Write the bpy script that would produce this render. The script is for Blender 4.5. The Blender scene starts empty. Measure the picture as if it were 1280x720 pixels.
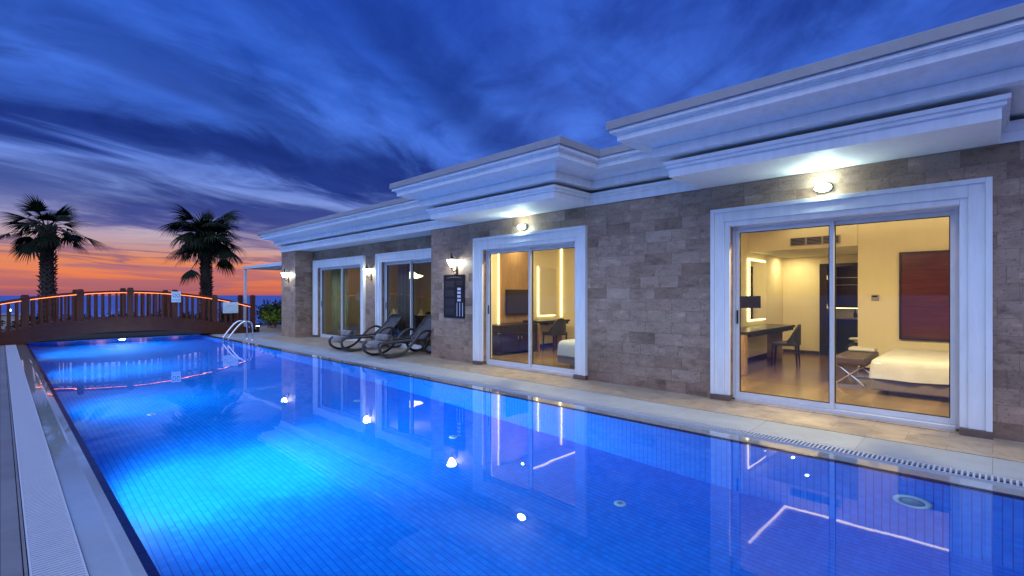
import bpy, bmesh, math, random
from mathutils import Vector, Matrix, noise as mnoise
R = math.radians
rnd = random.Random(7)
sc = bpy.context.scene
col = sc.collection

# ------------------------------------------------------------------ helpers
def link(name, bm, mat, parent=None, loc=None, rz=0.0, smooth=False):
    me = bpy.data.meshes.new(name)
    bm.normal_update()
    bm.to_mesh(me); bm.free()
    if smooth:
        for p in me.polygons: p.use_smooth = True
    o = bpy.data.objects.new(name, me); col.objects.link(o)
    if mat is not None:
        for m in (mat if isinstance(mat, (list, tuple)) else [mat]): me.materials.append(m)
    if parent is not None: o.parent = parent
    if loc is not None: o.location = loc
    o.rotation_euler.z = rz
    return o
def empty(name, loc=(0, 0, 0), rz=0.0, parent=None):
    o = bpy.data.objects.new(name, None); col.objects.link(o)
    o.location = loc; o.rotation_euler.z = rz; o.empty_display_size = .1
    if parent is not None: o.parent = parent
    return o
def tag(o, label=None, cat=None, group=None, kind=None):
    if label: o['label'] = label
    if cat: o['category'] = cat
    if group: o['group'] = group
    if kind: o['kind'] = kind
    return o
def copy_tree(o, parent=None):
    c = o.copy(); col.objects.link(c)
    if parent is not None: c.parent = parent
    for ch in list(o.children): copy_tree(ch, c)
    return c
def B(): return bmesh.new()
def box(bm, x0, x1, y0, y1, z0, z1, bev=0.0, mi=0, M=None):
    r = bmesh.ops.create_cube(bm, size=1.0)
    vs = r['verts']
    for v in vs:
        v.co = Vector((x0 + (v.co.x + .5) * (x1 - x0), y0 + (v.co.y + .5) * (y1 - y0), z0 + (v.co.z + .5) * (z1 - z0)))
    fs = set(f for v in vs for f in v.link_faces)
    if bev > 0:
        es = set(e for v in vs for e in v.link_edges)
        rb = bmesh.ops.bevel(bm, geom=list(es), offset=bev, segments=2, affect='EDGES', profile=.6)
        fs = set(rb['faces']) | set(f for f in fs if f.is_valid)
        vs = list(set(v for f in fs for v in f.verts))
    for f in fs: f.material_index = mi
    if M is not None:
        for v in vs: v.co = M @ v.co
    return bm
def quad(bm, pts, mi=0):
    f = bm.faces.new([bm.verts.new(p) for p in pts]); f.material_index = mi
    return f
def crom(pts, n=6):
    P = [Vector(p) for p in pts]; out = []
    for i in range(len(P) - 1):
        a = P[i - 1] if i else P[0] * 2 - P[1]
        b, c = P[i], P[i + 1]
        d = P[i + 2] if i + 2 < len(P) else P[-1] * 2 - P[-2]
        for k in range(n):
            t = k / n
            out.append(.5 * ((2 * b) + (c - a) * t + (2 * a - 5 * b + 4 * c - d) * t * t + (3 * b - a - 3 * c + d) * t ** 3))
    out.append(P[-1]); return out
def tube(bm, pts, r, n=8, caps=True, squash=1.0):
    rings = []; P = [Vector(p) for p in pts]
    up = Vector((0, 0, 1)); prev = None
    for i, p in enumerate(P):
        t = (P[min(i + 1, len(P) - 1)] - P[max(i - 1, 0)]).normalized()
        if prev is None:
            a = t.cross(up)
            if a.length < .1: a = t.cross(Vector((0, 1, 0)))
            a.normalize()
        else:
            a = (prev - t * prev.dot(t)).normalized()
        prev = a; b = t.cross(a)
        rr = r[i] if isinstance(r, (list, tuple)) else r
        rings.append([bm.verts.new(p + (a * math.cos(k * 2 * math.pi / n) + b * math.sin(k * 2 * math.pi / n) * squash) * rr) for k in range(n)])
    for i in range(len(rings) - 1):
        for k in range(n):
            bm.faces.new((rings[i][k], rings[i][(k + 1) % n], rings[i + 1][(k + 1) % n], rings[i + 1][k]))
    if caps:
        bm.faces.new(rings[0][::-1]); bm.faces.new(rings[-1])
    return bm
def lathe(bm, prof, n=20, c=(0, 0, 0), sx=1.0, sy=1.0, mi=0):
    rings = []
    for r, z in prof:
        rings.append([bm.verts.new((c[0] + sx * r * math.cos(k * 2 * math.pi / n), c[1] + sy * r * math.sin(k * 2 * math.pi / n), c[2] + z)) for k in range(n)])
    for i in range(len(rings) - 1):
        for k in range(n):
            f = bm.faces.new((rings[i][k], rings[i][(k + 1) % n], rings[i + 1][(k + 1) % n], rings[i + 1][k])); f.material_index = mi
    if prof[0][0] > 1e-4: bm.faces.new(rings[0][::-1]).material_index = mi
    if prof[-1][0] > 1e-4: bm.faces.new(rings[-1]).material_index = mi
    return bm

# ------------------------------------------------------------------ materials
class N:
    def __init__(s, name):
        s.m = bpy.data.materials.new(name); s.m.use_nodes = True
        s.t = s.m.node_tree; s.t.nodes.clear()
        s.out = s.t.nodes.new('ShaderNodeOutputMaterial')
    def n(s, typ, **kw):
        x = s.t.nodes.new(typ)
        for k, v in kw.items():
            if k.startswith('i_'): x.inputs[k[2:].replace('_', ' ')].default_value = v
            else: setattr(x, k, v)
        return x
    def l(s, a, b): s.t.links.new(a, b)
    def math(s, op, a, b=None, c=None, clamp=False):
        x = s.t.nodes.new('ShaderNodeMath'); x.operation = op; x.use_clamp = clamp
        for i, v in enumerate((a, b, c)):
            if v is None: continue
            if hasattr(v, 'is_linked'): s.l(v, x.inputs[i])
            else: x.inputs[i].default_value = v
        return x.outputs[0]
    def mix(s, fac, a, b, mode='MIX'):
        x = s.t.nodes.new('ShaderNodeMix'); x.data_type = 'RGBA'; x.blend_type = mode
        for sock, v in ((x.inputs[0], fac), (x.inputs[6], a), (x.inputs[7], b)):
            if hasattr(v, 'is_linked'): s.l(v, sock)
            elif isinstance(v, (int, float)): sock.default_value = v
            else: sock.default_value = (*v, 1)
        return x.outputs[2]
    def ramp(s, fac, stops, interp='LINEAR'):
        x = s.t.nodes.new('ShaderNodeValToRGB'); x.color_ramp.interpolation = interp
        e = x.color_ramp.elements
        while len(e) < len(stops): e.new(.5)
        for i, (p, c) in enumerate(stops):
            e[i].position = p; e[i].color = (*c, 1) if len(c) == 3 else c
        s.l(fac, x.inputs[0]); return x.outputs[0]
    def noise(s, vec, scale, detail=4, rough=.55, dist=0.0):
        x = s.n('ShaderNodeTexNoise'); x.inputs['Scale'].default_value = scale
        x.inputs['Detail'].default_value = detail; x.inputs['Roughness'].default_value = rough
        x.inputs['Distortion'].default_value = dist
        if vec is not None: s.l(vec, x.inputs['Vector'])
        return x.outputs['Fac']
    def bsdf(s, base, rough=.6, metallic=0.0, normal=None, spec=.5, coat=0.0, sheen=0.0):
        p = s.n('ShaderNodeBsdfPrincipled')
        for sock, v in (('Base Color', base), ('Roughness', rough), ('Metallic', metallic)):
            if hasattr(v, 'is_linked'): s.l(v, p.inputs[sock])
            elif sock == 'Base Color': p.inputs[sock].default_value = (*v, 1)
            else: p.inputs[sock].default_value = v
        p.inputs['Specular IOR Level'].default_value = spec
        p.inputs['Coat Weight'].default_value = coat
        p.inputs['Sheen Weight'].default_value = sheen
        if normal is not None: s.l(normal, p.inputs['Normal'])
        s.l(p.outputs[0], s.out.inputs[0]); return p
    def bump(s, h, strength=.3, dist=.01):
        x = s.n('ShaderNodeBump'); x.inputs['Strength'].default_value = strength; x.inputs['Distance'].default_value = dist
        s.l(h, x.inputs['Height']); return x.outputs[0]
    def pos(s): return s.n('ShaderNodeNewGeometry').outputs['Position']
    def obj(s): return s.n('ShaderNodeTexCoord').outputs['Object']
def mul(c, k): return tuple(min(1, x * k) for x in c)
def pm(name, c, rough=.6, var=.18, scale=6.0, metallic=0.0, bump=.1, bscale=None, coat=0.0, sheen=0.0, spec=.5):
    n = N(name); v = n.obj()
    f = n.noise(v, scale)
    f2 = n.noise(v, scale * 7.3, 3)
    fm = n.math('ADD', n.math('MULTIPLY', f, .65), n.math('MULTIPLY', f2, .35))
    c1 = n.ramp(fm, [(.3, mul(c, 1 - var)), (.7, mul(c, 1 + var))])
    r = n.math('ADD', n.math('MULTIPLY', f, .16), rough - .08)
    nb = n.bump(n.noise(v, bscale or scale * 9, 3), bump, .004) if bump else None
    n.bsdf(c1, r, metallic, nb, spec, coat, sheen)
    return n.m
def emat(name, c, s):
    n = N(name); e = n.n('ShaderNodeEmission'); e.inputs[0].default_value = (*c, 1); e.inputs[1].default_value = s
    n.l(e.outputs[0], n.out.inputs[0]); return n.m

def stone_wall():
    n = N('travertine_cladding'); p = n.pos()
    s = n.n('ShaderNodeSeparateXYZ'); n.l(p, s.inputs[0])
    cv = n.n('ShaderNodeCombineXYZ'); n.l(n.math('ADD', s.outputs[0], s.outputs[1]), cv.inputs[0]); n.l(s.outputs[2], cv.inputs[1])
    br = n.n('ShaderNodeTexBrick'); br.offset = .37; br.offset_frequency = 2; br.squash = .72; br.squash_frequency = 3
    br.inputs['Scale'].default_value = 1; br.inputs['Mortar Size'].default_value = .0022; br.inputs['Mortar Smooth'].default_value = .3
    br.inputs['Bias'].default_value = -.05; br.inputs['Brick Width'].default_value = .42; br.inputs['Row Height'].default_value = .168
    br.inputs['Color1'].default_value = (0, 0, 0, 1); br.inputs['Color2'].default_value = (1, 1, 1, 1); br.inputs['Mortar'].default_value = (.3, .3, .3, 1)
    n.l(cv.outputs[0], br.inputs['Vector'])
    tone = n.ramp(br.outputs['Color'], [(0, (.23, .145, .10)), (.12, (.31, .205, .146)), (.8, (.345, .235, .17)), (1, (.42, .305, .23))])
    sh = n.n('ShaderNodeVectorMath'); sh.operation = 'MULTIPLY_ADD'      # per block offset so the veins do not run through
    n.l(br.outputs['Color'], sh.inputs[0]); sh.inputs[1].default_value = (7, 5, 9); n.l(p, sh.inputs[2])
    mpv = n.n('ShaderNodeMapping'); mpv.inputs['Scale'].default_value = (1, 1, 2.3); n.l(sh.outputs[0], mpv.inputs[0]); vn = n.noise(mpv.outputs[0], 3.4, 10, .66, .25)
    vein = n.ramp(vn, [(.27, (.36, .30, .26)), (.40, (.76, .71, .68)), (.49, (1.04, 1.02, 1.0)), (.58, (1.12, 1.10, 1.08)), (.72, (1.75, 1.68, 1.62))])
    c = n.mix(.85, tone, vein, 'MULTIPLY')
    pit = n.noise(sh.outputs[0], 38, 4, .6)
    c = n.mix(n.math('MULTIPLY', n.ramp(pit, [(.57, (0, 0, 0)), (.66, (1, 1, 1))]), .65), c, (.12, .08, .065))
    mort = n.math('SUBTRACT', 1.0, br.outputs['Fac'])
    c = n.mix(n.math('MULTIPLY', br.outputs['Fac'], .38), c, (.11, .08, .065))
    big = n.noise(p, .55, 4, .6); c = n.mix(.8, c, n.ramp(big, [(.3, (.62, .57, .55)), (.5, (1, 1, 1)), (.7, (1.15, 1.11, 1.07))]), 'MULTIPLY')
    nb = n.bump(n.math('ADD', n.math('ADD', mort, n.math('MULTIPLY', br.outputs['Color'], .5)), n.math('MULTIPLY', pit, -.45)), .7, .008)
    n.bsdf(c, .48, 0, nb, .4); return n.m
def slab_mat(name, c, w, h, rough, var=.25, axis=0, vein=3.0, mortar=.003, off=.5):
    n = N(name); p = n.pos()
    br = n.n('ShaderNodeTexBrick'); br.offset = off
    br.inputs['Scale'].default_value = 1; br.inputs['Mortar Size'].default_value = mortar; br.inputs['Mortar Smooth'].default_value = .2
    br.inputs['Brick Width'].default_value = w; br.inputs['Row Height'].default_value = h
    br.inputs['Color1'].default_value = (0, 0, 0, 1); br.inputs['Color2'].default_value = (1, 1, 1, 1); br.inputs['Mortar'].default_value = (.4, .4, .4, 1)
    mp = n.n('ShaderNodeMapping'); mp.inputs['Rotation'].default_value = (0, 0, R(90) if axis else 0); n.l(p, mp.inputs[0]); n.l(mp.outputs[0], br.inputs['Vector'])
    sh = n.n('ShaderNodeVectorMath'); sh.operation = 'MULTIPLY_ADD'
    n.l(br.outputs['Color'], sh.inputs[0]); sh.inputs[1].default_value = (4, 7, 3); n.l(p, sh.inputs[2])
    f = n.noise(sh.outputs[0], vein, 8, .62, 1.2)
    f2 = n.noise(p, .7, 3)
    cc = n.ramp(f, [(.28, mul(c, 1 - var * 1.5)), (.5, c), (.72, mul(c, 1 + var))])
    cc = n.mix(.5, cc, n.ramp(br.outputs['Color'], [(0, (.8, .8, .8)), (1, (1.15, 1.15, 1.15))]), 'MULTIPLY')
    cc = n.mix(n.math('MULTIPLY', n.ramp(f2, [(.45, (0, 0, 0)), (.65, (1, 1, 1))]), .18), cc, mul(c, .55))
    cc = n.mix(n.math('MULTIPLY', br.outputs['Fac'], .7), cc, mul(c, .4))
    rr = n.math('ADD', n.math('MULTIPLY', f2, .35), rough - .17, clamp=True)
    nb = n.bump(n.math('SUBTRACT', n.math('MULTIPLY', f, .25), br.outputs['Fac']), .35, .004)
    n.bsdf(cc, rr, 0, nb); return n.m
def pool_tile():
    n = N('pool_mosaic'); p = n.pos()
    s = n.n('ShaderNodeSeparateXYZ'); n.l(p, s.inputs[0])
    nm = n.n('ShaderNodeNewGeometry').outputs['Normal']
    sn = n.n('ShaderNodeSeparateXYZ'); n.l(nm, sn.inputs[0])
    flat = n.math('GREATER_THAN', n.math('ABSOLUTE', sn.outputs[2]), .5)
    facex = n.math('GREATER_THAN', n.math('ABSOLUTE', sn.outputs[0]), .5)
    # strong joints: along Y on the floor, upright on the walls; faint joints the other way
    a = n.n('ShaderNodeMix'); a.data_type = 'FLOAT'; n.l(facex, a.inputs[0]); n.l(s.outputs[0], a.inputs[2]); n.l(s.outputs[1], a.inputs[3])
    b = n.n('ShaderNodeMix'); b.data_type = 'FLOAT'; n.l(flat, b.inputs[0]); n.l(s.outputs[2], b.inputs[2]); n.l(s.outputs[1], b.inputs[3])
    T = .0535
    def line(v, T, w):
        m = n.math('FRACT', n.math('DIVIDE', v, T)); return n.math('LESS_THAN', m, w / T)
    l1 = line(a.outputs[0], T, .0065); l2 = line(b.outputs[0], T, .0035)
    cv = n.n('ShaderNodeCombineXYZ'); n.l(n.math('FLOOR', n.math('DIVIDE', a.outputs[0], T)), cv.inputs[0]); n.l(n.math('FLOOR', n.math('DIVIDE', b.outputs[0], T)), cv.inputs[1])
    wn = n.n('ShaderNodeTexWhiteNoise'); wn.noise_dimensions = '2D'; n.l(cv.outputs[0], wn.inputs['Vector'])
    c = n.ramp(wn.outputs['Value'], [(0, (.002, .165, .64)), (.5, (.003, .19, .69)), (1, (.005, .22, .74))])
    c = n.mix(n.math('MULTIPLY', l2, .42), c, (.004, .06, .36))
    c = n.mix(n.math('MULTIPLY', l1, .95), c, (.004, .06, .36))
    big = n.noise(p, 1.3, 4)
    c = n.mix(.35, c, n.ramp(big, [(.3, (.8, .85, .9)), (.7, (1.1, 1.08, 1.05))]), 'MULTIPLY')
    n.bsdf(c, .3); return n.m
def water_mat():
    n = N('pool_water'); p = n.pos()
    s = n.n('ShaderNodeSeparateXYZ'); n.l(p, s.inputs[0])
    jet = n.math('MULTIPLY', n.math('SUBTRACT', s.outputs[1], 14.5), .3, clamp=True)
    h1 = n.noise(p, 1.3, 2, .45); h2 = n.noise(p, 9, 3, .55, .6)
    h = n.math('ADD', n.math('MULTIPLY', h1, .5), n.math('MULTIPLY', h2, n.math('MULTIPLY_ADD', jet, .8, .012)))
    bp = n.n('ShaderNodeBump'); bp.inputs['Strength'].default_value = .13; bp.inputs['Distance'].default_value = .02
    n.l(h, bp.inputs['Height'])
    g = n.bsdf((.42, .72, .86), 0.0, 0, bp.outputs[0])
    g.inputs['Transmission Weight'].default_value = 1.0; g.inputs['IOR'].default_value = 1.333
    return n.m
def pane_mat():
    n = N('window_glass')
    g = n.n('ShaderNodeNewGeometry')
    d = n.n('ShaderNodeVectorMath'); d.operation = 'DOT_PRODUCT'; n.l(g.outputs['Normal'], d.inputs[0]); n.l(g.outputs['Incoming'], d.inputs[1])
    c = n.math('SUBTRACT', 1.0, n.math('ABSOLUTE', d.outputs['Value']), clamp=True)
    f = n.math('ADD', n.math('MULTIPLY', n.math('POWER', c, 4.5), .9), .05, clamp=True)
    t = n.n('ShaderNodeBsdfTransparent'); t.inputs[0].default_value = (.95, .97, .95, 1)
    gl = n.n('ShaderNodeBsdfGlossy'); gl.inputs['Roughness'].default_value = 0.0
    m = n.n('ShaderNodeMixShader'); n.l(f, m.inputs[0]); n.l(t.outputs[0], m.inputs[1]); n.l(gl.outputs[0], m.inputs[2])
    n.l(m.outputs[0], n.out.inputs[0]); return n.m
def wood_mat(name, c, rough=.5, axis=0, scale=3.0, var=.45, bump=.25):
    n = N(name); v = n.obj()
    mp = n.n('ShaderNodeMapping'); sc_ = [14, 14, 14]; sc_[axis] = 1.0
    mp.inputs['Scale'].default_value = sc_; n.l(v, mp.inputs[0])
    f = n.noise(mp.outputs[0], scale, 6, .6, .7); f2 = n.noise(v, 2.1, 3)
    cc = n.ramp(f, [(.3, mul(c, 1 - var)), (.55, c), (.75, mul(c, 1 + var))])
    cc = n.mix(.4, cc, n.ramp(f2, [(.3, (.7, .7, .7)), (.7, (1.2, 1.2, 1.2))]), 'MULTIPLY')
    n.bsdf(cc, n.math('ADD', n.math('MULTIPLY', f, .25), rough - .12), 0, n.bump(f, bump, .004), .25); return n.m
def plaster(name, c, rough=.75, streak=.10):
    n = N(name); p = n.pos()
    mp = n.n('ShaderNodeMapping'); mp.inputs['Scale'].default_value = (5, 5, .9); n.l(p, mp.inputs[0])
    f = n.math('ADD', n.math('MULTIPLY', n.noise(mp.outputs[0], 2.0, 6, .6, .3), .6), n.math('MULTIPLY', n.noise(p, 1.1, 4), .4)); f2 = n.noise(p, 60, 3)
    cc = n.ramp(f, [(.3, mul(c, 1 - streak)), (.55, c), (.8, mul(c, 1 + streak * .4))])
    n.bsdf(cc, rough, 0, n.bump(f2, .12, .003)); return n.m
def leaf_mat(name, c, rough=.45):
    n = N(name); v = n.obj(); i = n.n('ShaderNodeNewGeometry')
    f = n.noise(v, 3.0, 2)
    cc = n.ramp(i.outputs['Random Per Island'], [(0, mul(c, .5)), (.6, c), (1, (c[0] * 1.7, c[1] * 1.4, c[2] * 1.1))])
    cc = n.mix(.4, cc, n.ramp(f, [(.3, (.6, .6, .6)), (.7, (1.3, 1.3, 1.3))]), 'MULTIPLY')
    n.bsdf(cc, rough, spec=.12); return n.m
def floor_wood():
    n = N('room_parquet'); p = n.pos()
    br = n.n('ShaderNodeTexBrick'); br.offset = .4
    br.inputs['Scale'].default_value = 1; br.inputs['Mortar Size'].default_value = .0015
    br.inputs['Brick Width'].default_value = 1.3; br.inputs['Row Height'].default_value = .16
    br.inputs['Color1'].default_value = (0, 0, 0, 1); br.inputs['Color2'].default_value = (1, 1, 1, 1); n.l(p, br.inputs['Vector'])
    mp = n.n('ShaderNodeMapping'); mp.inputs['Scale'].default_value = (1.2, 14, 1); n.l(p, mp.inputs[0])
    f = n.noise(mp.outputs[0], 3, 6, .6, .5)
    c = n.ramp(br.outputs['Color'], [(0, (.13, .085, .05)), (1, (.21, .14, .085))])
    c = n.mix(.6, c, n.ramp(f, [(.3, (.7, .7, .7)), (.7, (1.25, 1.2, 1.15))]), 'MULTIPLY')
    c = n.mix(n.math('MULTIPLY', br.outputs['Fac'], .6), c, (.05, .03, .02))
    n.bsdf(c, .22); return n.m
def sea_mat():
    n = N('sea_surface'); p = n.pos()
    h = n.noise(p, .05, 5, .6)
    n.bsdf(n.ramp(n.noise(p, .004, 3), [(.3, (.045, .085, .28)), (.7, (.07, .13, .36))]), .55, 0, n.bump(h, .8, 2.0), .25); return n.m

M = dict(
    stone=stone_wall(), plinth=pm('plinth_stone', (.15, .10, .078), .55, .25, 9),
    white=plaster('white_render', (.86, .86, .84), .7, .14), cap=pm('parapet_metal', (.30, .29, .295), .5, .1, 2, bump=.05),
    soffit=plaster('soffit_render', (.78, .79, .78), .65, .08), alu=pm('powder_white_aluminium', (.66, .67, .69), .35, .06, 5, bump=.02),
    glass=pane_mat(), black=pm('black_gasket', (.012, .012, .013), .5, .2, 20),
    trav=slab_mat('travertine_paving', (.40, .315, .225), .61, .405, .42, .28, 1, 3.2), coping=slab_mat('coping_stone', (.33, .36, .38), .9, .6, .5, .10, 1, 2.0),
    deck=slab_mat('grey_deck_paving', (.15, .15, .165), 1.2, .6, .55, .12, 1, 2.0),
    wet=pm('wet_overflow_tile', (.30, .34, .36), .07, .06, 3, bump=.02, coat=1.0), tile=pool_tile(), water=water_mat(),
    rim=pm('dark_blue_rim_tile', (.004, .006, .05), .18, .4, 14, bump=.05),
    grate=pm('white_grating_plastic', (.42, .45, .52), .45, .06, 9, bump=.05), void=pm('gutter_channel', (.008, .009, .011), .6, .3, 5),
    bridge=wood_mat('stained_bridge_timber', (.085, .023, .010), .5, 0), bridge_up=wood_mat('stained_upright_timber', (.11, .030, .013), .5, 2),
    steel=pm('stainless_tube', (.72, .72, .74), .16, .05, 5, 1.0, .0),
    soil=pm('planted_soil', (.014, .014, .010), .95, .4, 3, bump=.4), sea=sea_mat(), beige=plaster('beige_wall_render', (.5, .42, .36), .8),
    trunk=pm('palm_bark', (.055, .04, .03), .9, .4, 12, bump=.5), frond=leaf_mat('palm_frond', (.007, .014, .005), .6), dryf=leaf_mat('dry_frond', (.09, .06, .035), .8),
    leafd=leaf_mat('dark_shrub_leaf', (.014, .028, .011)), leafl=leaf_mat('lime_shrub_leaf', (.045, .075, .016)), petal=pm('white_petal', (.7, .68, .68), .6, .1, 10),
    resin=pm('bronze_resin', (.050, .042, .040), .42, .15, 8, bump=.03), sling=pm('taupe_sling_fabric', (.085, .075, .085), .75, .12, 30, bump=.3, bscale=260),
    towel=pm('taupe_towel', (.16, .135, .125), .95, .18, 25, bump=.5, bscale=180, sheen=.3), iron=pm('wrought_iron', (.012, .011, .011), .5, .3, 10),
    board=pm('dark_board', (.011, .007, .008), .35, .2, 6, bump=.0), ink=pm('board_grey_print', (.11, .09, .09), .5, .1, 6, bump=.0), inkw=pm('board_white_print', (.62, .64, .74), .5, .05, 6, bump=.0),
    sign=pm('sign_plate', (.62, .68, .66), .4, .08, 7, bump=.0), signink=pm('sign_ink', (.06, .08, .09), .5, .1, 9, bump=.0), signpale=pm('sign_pale_ink', (.28, .33, .33), .5, .1, 9, bump=.0),
    cream=plaster('cream_room_wall', (.74, .66, .46), .8, .05), ceil=plaster('room_ceiling', (.80, .76, .66), .85, .03), floorw=floor_wood(),
    skirt=wood_mat('dark_skirting', (.05, .028, .018), .4, 1), walnut=wood_mat('walnut_panel', (.34, .215, .115), .35, 2, var=.25, bump=.08), wenge=wood_mat('wenge_veneer', (.022, .014, .011), .3, 0, bump=.08),
    mahog=wood_mat('mahogany_panel', (.10, .024, .011), .22, 1, 2.0, .3, .05), tv=pm('black_screen', (.006, .006, .007), .14, .1, 5, bump=0), linen=pm('cream_linen', (.50, .49, .48), .85, .10, 5, bump=1.0, bscale=9, sheen=.2),
    bluelinen=pm('blue_white_bedspread', (.34, .41, .45), .85, .06, 6, bump=.4, bscale=14), bedbase=pm('grey_bed_base', (.16, .13, .12), .85, .12, 20, bump=.3, bscale=200), bedplinth=pm('pale_bed_plinth', (.36, .30, .25), .8, .1, 9),
    leather=pm('brown_leather', (.075, .05, .04), .45, .2, 9, bump=.3, bscale=60), chrome=pm('chrome_tube', (.75, .74, .72), .15, .05, 5, 1.0, 0), blackleather=pm('black_leather_seat', (.012, .010, .009), .45, .2, 8, bump=.15),
    vent=pm('vent_metal', (.35, .32, .27), .5, .1, 8), curtain=pm('gold_curtain', (.52, .43, .15), .9, .15, 4, bump=.2, sheen=.3), curtaing=pm('grey_curtain', (.20, .18, .15), .9, .15, 4, bump=.2),
    cloth=pm('dark_tablecloth', (.05, .055, .05), .85, .15, 8, bump=.2), napkin=pm('white_napkin', (.80, .79, .70), .8, .05, 10, bump=.2), thermo=pm('thermostat_plastic', (.30, .27, .23), .4, .1, 8, bump=0),
    awn=plaster('awning_white_panel', (.70, .72, .74), .6, .06), dlring=pm('downlight_trim', (.7, .7, .68), .35, .05, 9, .3, 0), inlet=pm('white_fitting', (.50, .56, .62), .4, .05, 12, bump=0), lensoff=pm('unlit_lens', (.22, .27, .34), .2, .1, 15, bump=0),
)
nmir = N('mirror_silver'); nmir.bsdf((.9, .9, .88), .01, 1.0); M['mirror'] = nmir.m
M['e_sconce'] = emat('lit_sconce_shade', (.86, 1.0, .93), 48.0)
M['e_oval'] = emat('lit_bulkhead_lens', (.74, 1.0, .90), 160.0)
M['e_cove'] = emat('lit_cove_strip', (1.0, .78, .38), 5.0)
M['e_led'] = emat('lit_mirror_strip', (1.0, .80, .34), 4.5)
M['e_rope'] = emat('lit_orange_rope', (1.0, .25, .075), 5.5)
M['e_pool'] = emat('lit_pool_lens', (.75, .95, 1.0), 14.0)
M['e_globe'] = emat('lit_globe', (1.0, .95, .85), 7.0)
M['e_pend'] = emat('lit_pendant', (1.0, .92, .55), 5.0)
M['e_spot'] = emat('lit_spot_lens', (.95, 1.0, .6), 20.0)

def light(name, typ, loc, power, color, parent=None, size=.1, rot=None, spot=None, blend=.5, shape='DISK'):
    d = bpy.data.lights.new(name, typ); d.energy = power; d.color = color
    if typ == 'AREA': d.shape = shape; d.size = size
    else: d.shadow_soft_size = size
    if typ == 'SPOT': d.spot_size = spot; d.spot_blend = blend
    o = bpy.data.objects.new(name, d); col.objects.link(o); o.location = loc
    if rot is not None: o.rotation_euler = rot
    if parent is not None: o.parent = parent
    return o
def aim(d): return Vector(d).to_track_quat('-Z', 'Y').to_euler()

# ------------------------------------------------------------------ camera
CAMH = 1.4
cam = bpy.data.cameras.new('camera'); co = bpy.data.objects.new('camera', cam); col.objects.link(co)
co.location = (0, 0, CAMH); co.rotation_euler = (R(90), 0, R(-45.9))
cam.sensor_width = 36; cam.lens = 36 * 620 / 1280; cam.shift_y = 9 / 1280; cam.clip_start = .02; cam.clip_end = 60000
sc.camera = co

# ------------------------------------------------------------------ sky
w = bpy.data.worlds.new('World'); sc.world = w; w.use_nodes = True
class W(N):
    def __init__(s): s.t = w.node_tree; s.t.nodes.clear(); s.out = s.t.nodes.new('ShaderNodeOutputWorld')
n = W()
d = n.n('ShaderNodeTexCoord').outputs['Generated']
s = n.n('ShaderNodeSeparateXYZ'); n.l(d, s.inputs[0]); X, Y, Z = s.outputs
zc = n.math('MAXIMUM', Z, 0.0)
SUN = (math.sin(R(8)), math.cos(R(8)))
hl = n.math('SQRT', n.math('ADD', n.math('MULTIPLY', X, X), n.math('MULTIPLY', Y, Y)))
az = n.math('DIVIDE', n.math('ADD', n.math('MULTIPLY', X, SUN[0]), n.math('MULTIPLY', Y, SUN[1])), n.math('MAXIMUM', hl, .001))
glow = n.n('ShaderNodeMapRange'); glow.interpolation_type = 'SMOOTHSTEP'; n.l(az, glow.inputs[0]); glow.inputs[1].default_value = .72; glow.inputs[2].default_value = .93
warm = n.ramp(zc, [(0, (.42, .10, .12)), (.010, (.64, .145, .070)), (.035, (.78, .195, .072)), (.060, (.70, .235, .110)), (.085, (.42, .27, .32)), (.125, (.16, .21, .52)), (.20, (.05, .135, .56)), (.32, (.024, .095, .50)), (.5, (.014, .062, .42)), (1, (.014, .045, .32))])
cool = n.ramp(zc, [(0, (.022, .03, .11)), (.1, (.035, .06, .26)), (.25, (.04, .10, .45)), (.5, (.02, .062, .39)), (1, (.014, .045, .32))])
base = n.mix(glow.outputs[0], cool, warm)
# cloud plane
cx = n.math('DIVIDE', X, n.math('ADD', zc, .10)); cy = n.math('DIVIDE', Y, n.math('ADD', zc, .10))
ba = R(66)
u = n.math('ADD', n.math('MULTIPLY', cx, math.sin(ba)), n.math('MULTIPLY', cy, math.cos(ba)))
v = n.math('SUBTRACT', n.math('MULTIPLY', cx, math.cos(ba)), n.math('MULTIPLY', cy, math.sin(ba)))
def cl(su, sv, off, scale, det=6, rough=.55, dist=.6):
    c = n.n('ShaderNodeCombineXYZ'); n.l(n.math('MULTIPLY', u, su), c.inputs[0]); n.l(n.math('MULTIPLY', v, sv), c.inputs[1]); c.inputs[2].default_value = off
    return n.noise(c.outputs[0], scale, det, rough, dist)
def band(lo, hi, soft, val):
    a = n.n('ShaderNodeMapRange'); a.interpolation_type = 'SMOOTHSTEP'; n.l(val, a.inputs[0]); a.inputs[1].default_value = lo - soft; a.inputs[2].default_value = lo + soft
    b = n.n('ShaderNodeMapRange'); b.interpolation_type = 'SMOOTHSTEP'; n.l(val, b.inputs[0]); b.inputs[1].default_value = hi - soft; b.inputs[2].default_value = hi + soft
    return n.math('SUBTRACT', a.outputs[0], b.outputs[0], clamp=True)
c1 = cl(.55, .80, 3.1, 1.0, 9, .60, 1.3); c2 = cl(.60, 1.15, 9.7, 1.0, 9, .60, 1.5); c3 = cl(.6, .6, 5.5, .6, 4, .5, .4)
wob = n.math('MULTIPLY', n.math('SUBTRACT', c2, .5), 1.5); wob2 = n.math('MULTIPLY', n.math('SUBTRACT', c1, .5), 2.2)
cyw = n.math('ADD', n.math('ADD', cy, wob), n.math('MULTIPLY', cx, .10))
inx = n.math('MULTIPLY', band(-4.0, 2.1, .55, n.math('ADD', cx, wob2)), 1.0)
bank = n.math('MULTIPLY', band(2.42, 3.15, .26, cyw), inx)                       # the long dark cloud bank
cyw2 = n.math('ADD', cy, n.math('MULTIPLY', wob, 1.6))
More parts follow.
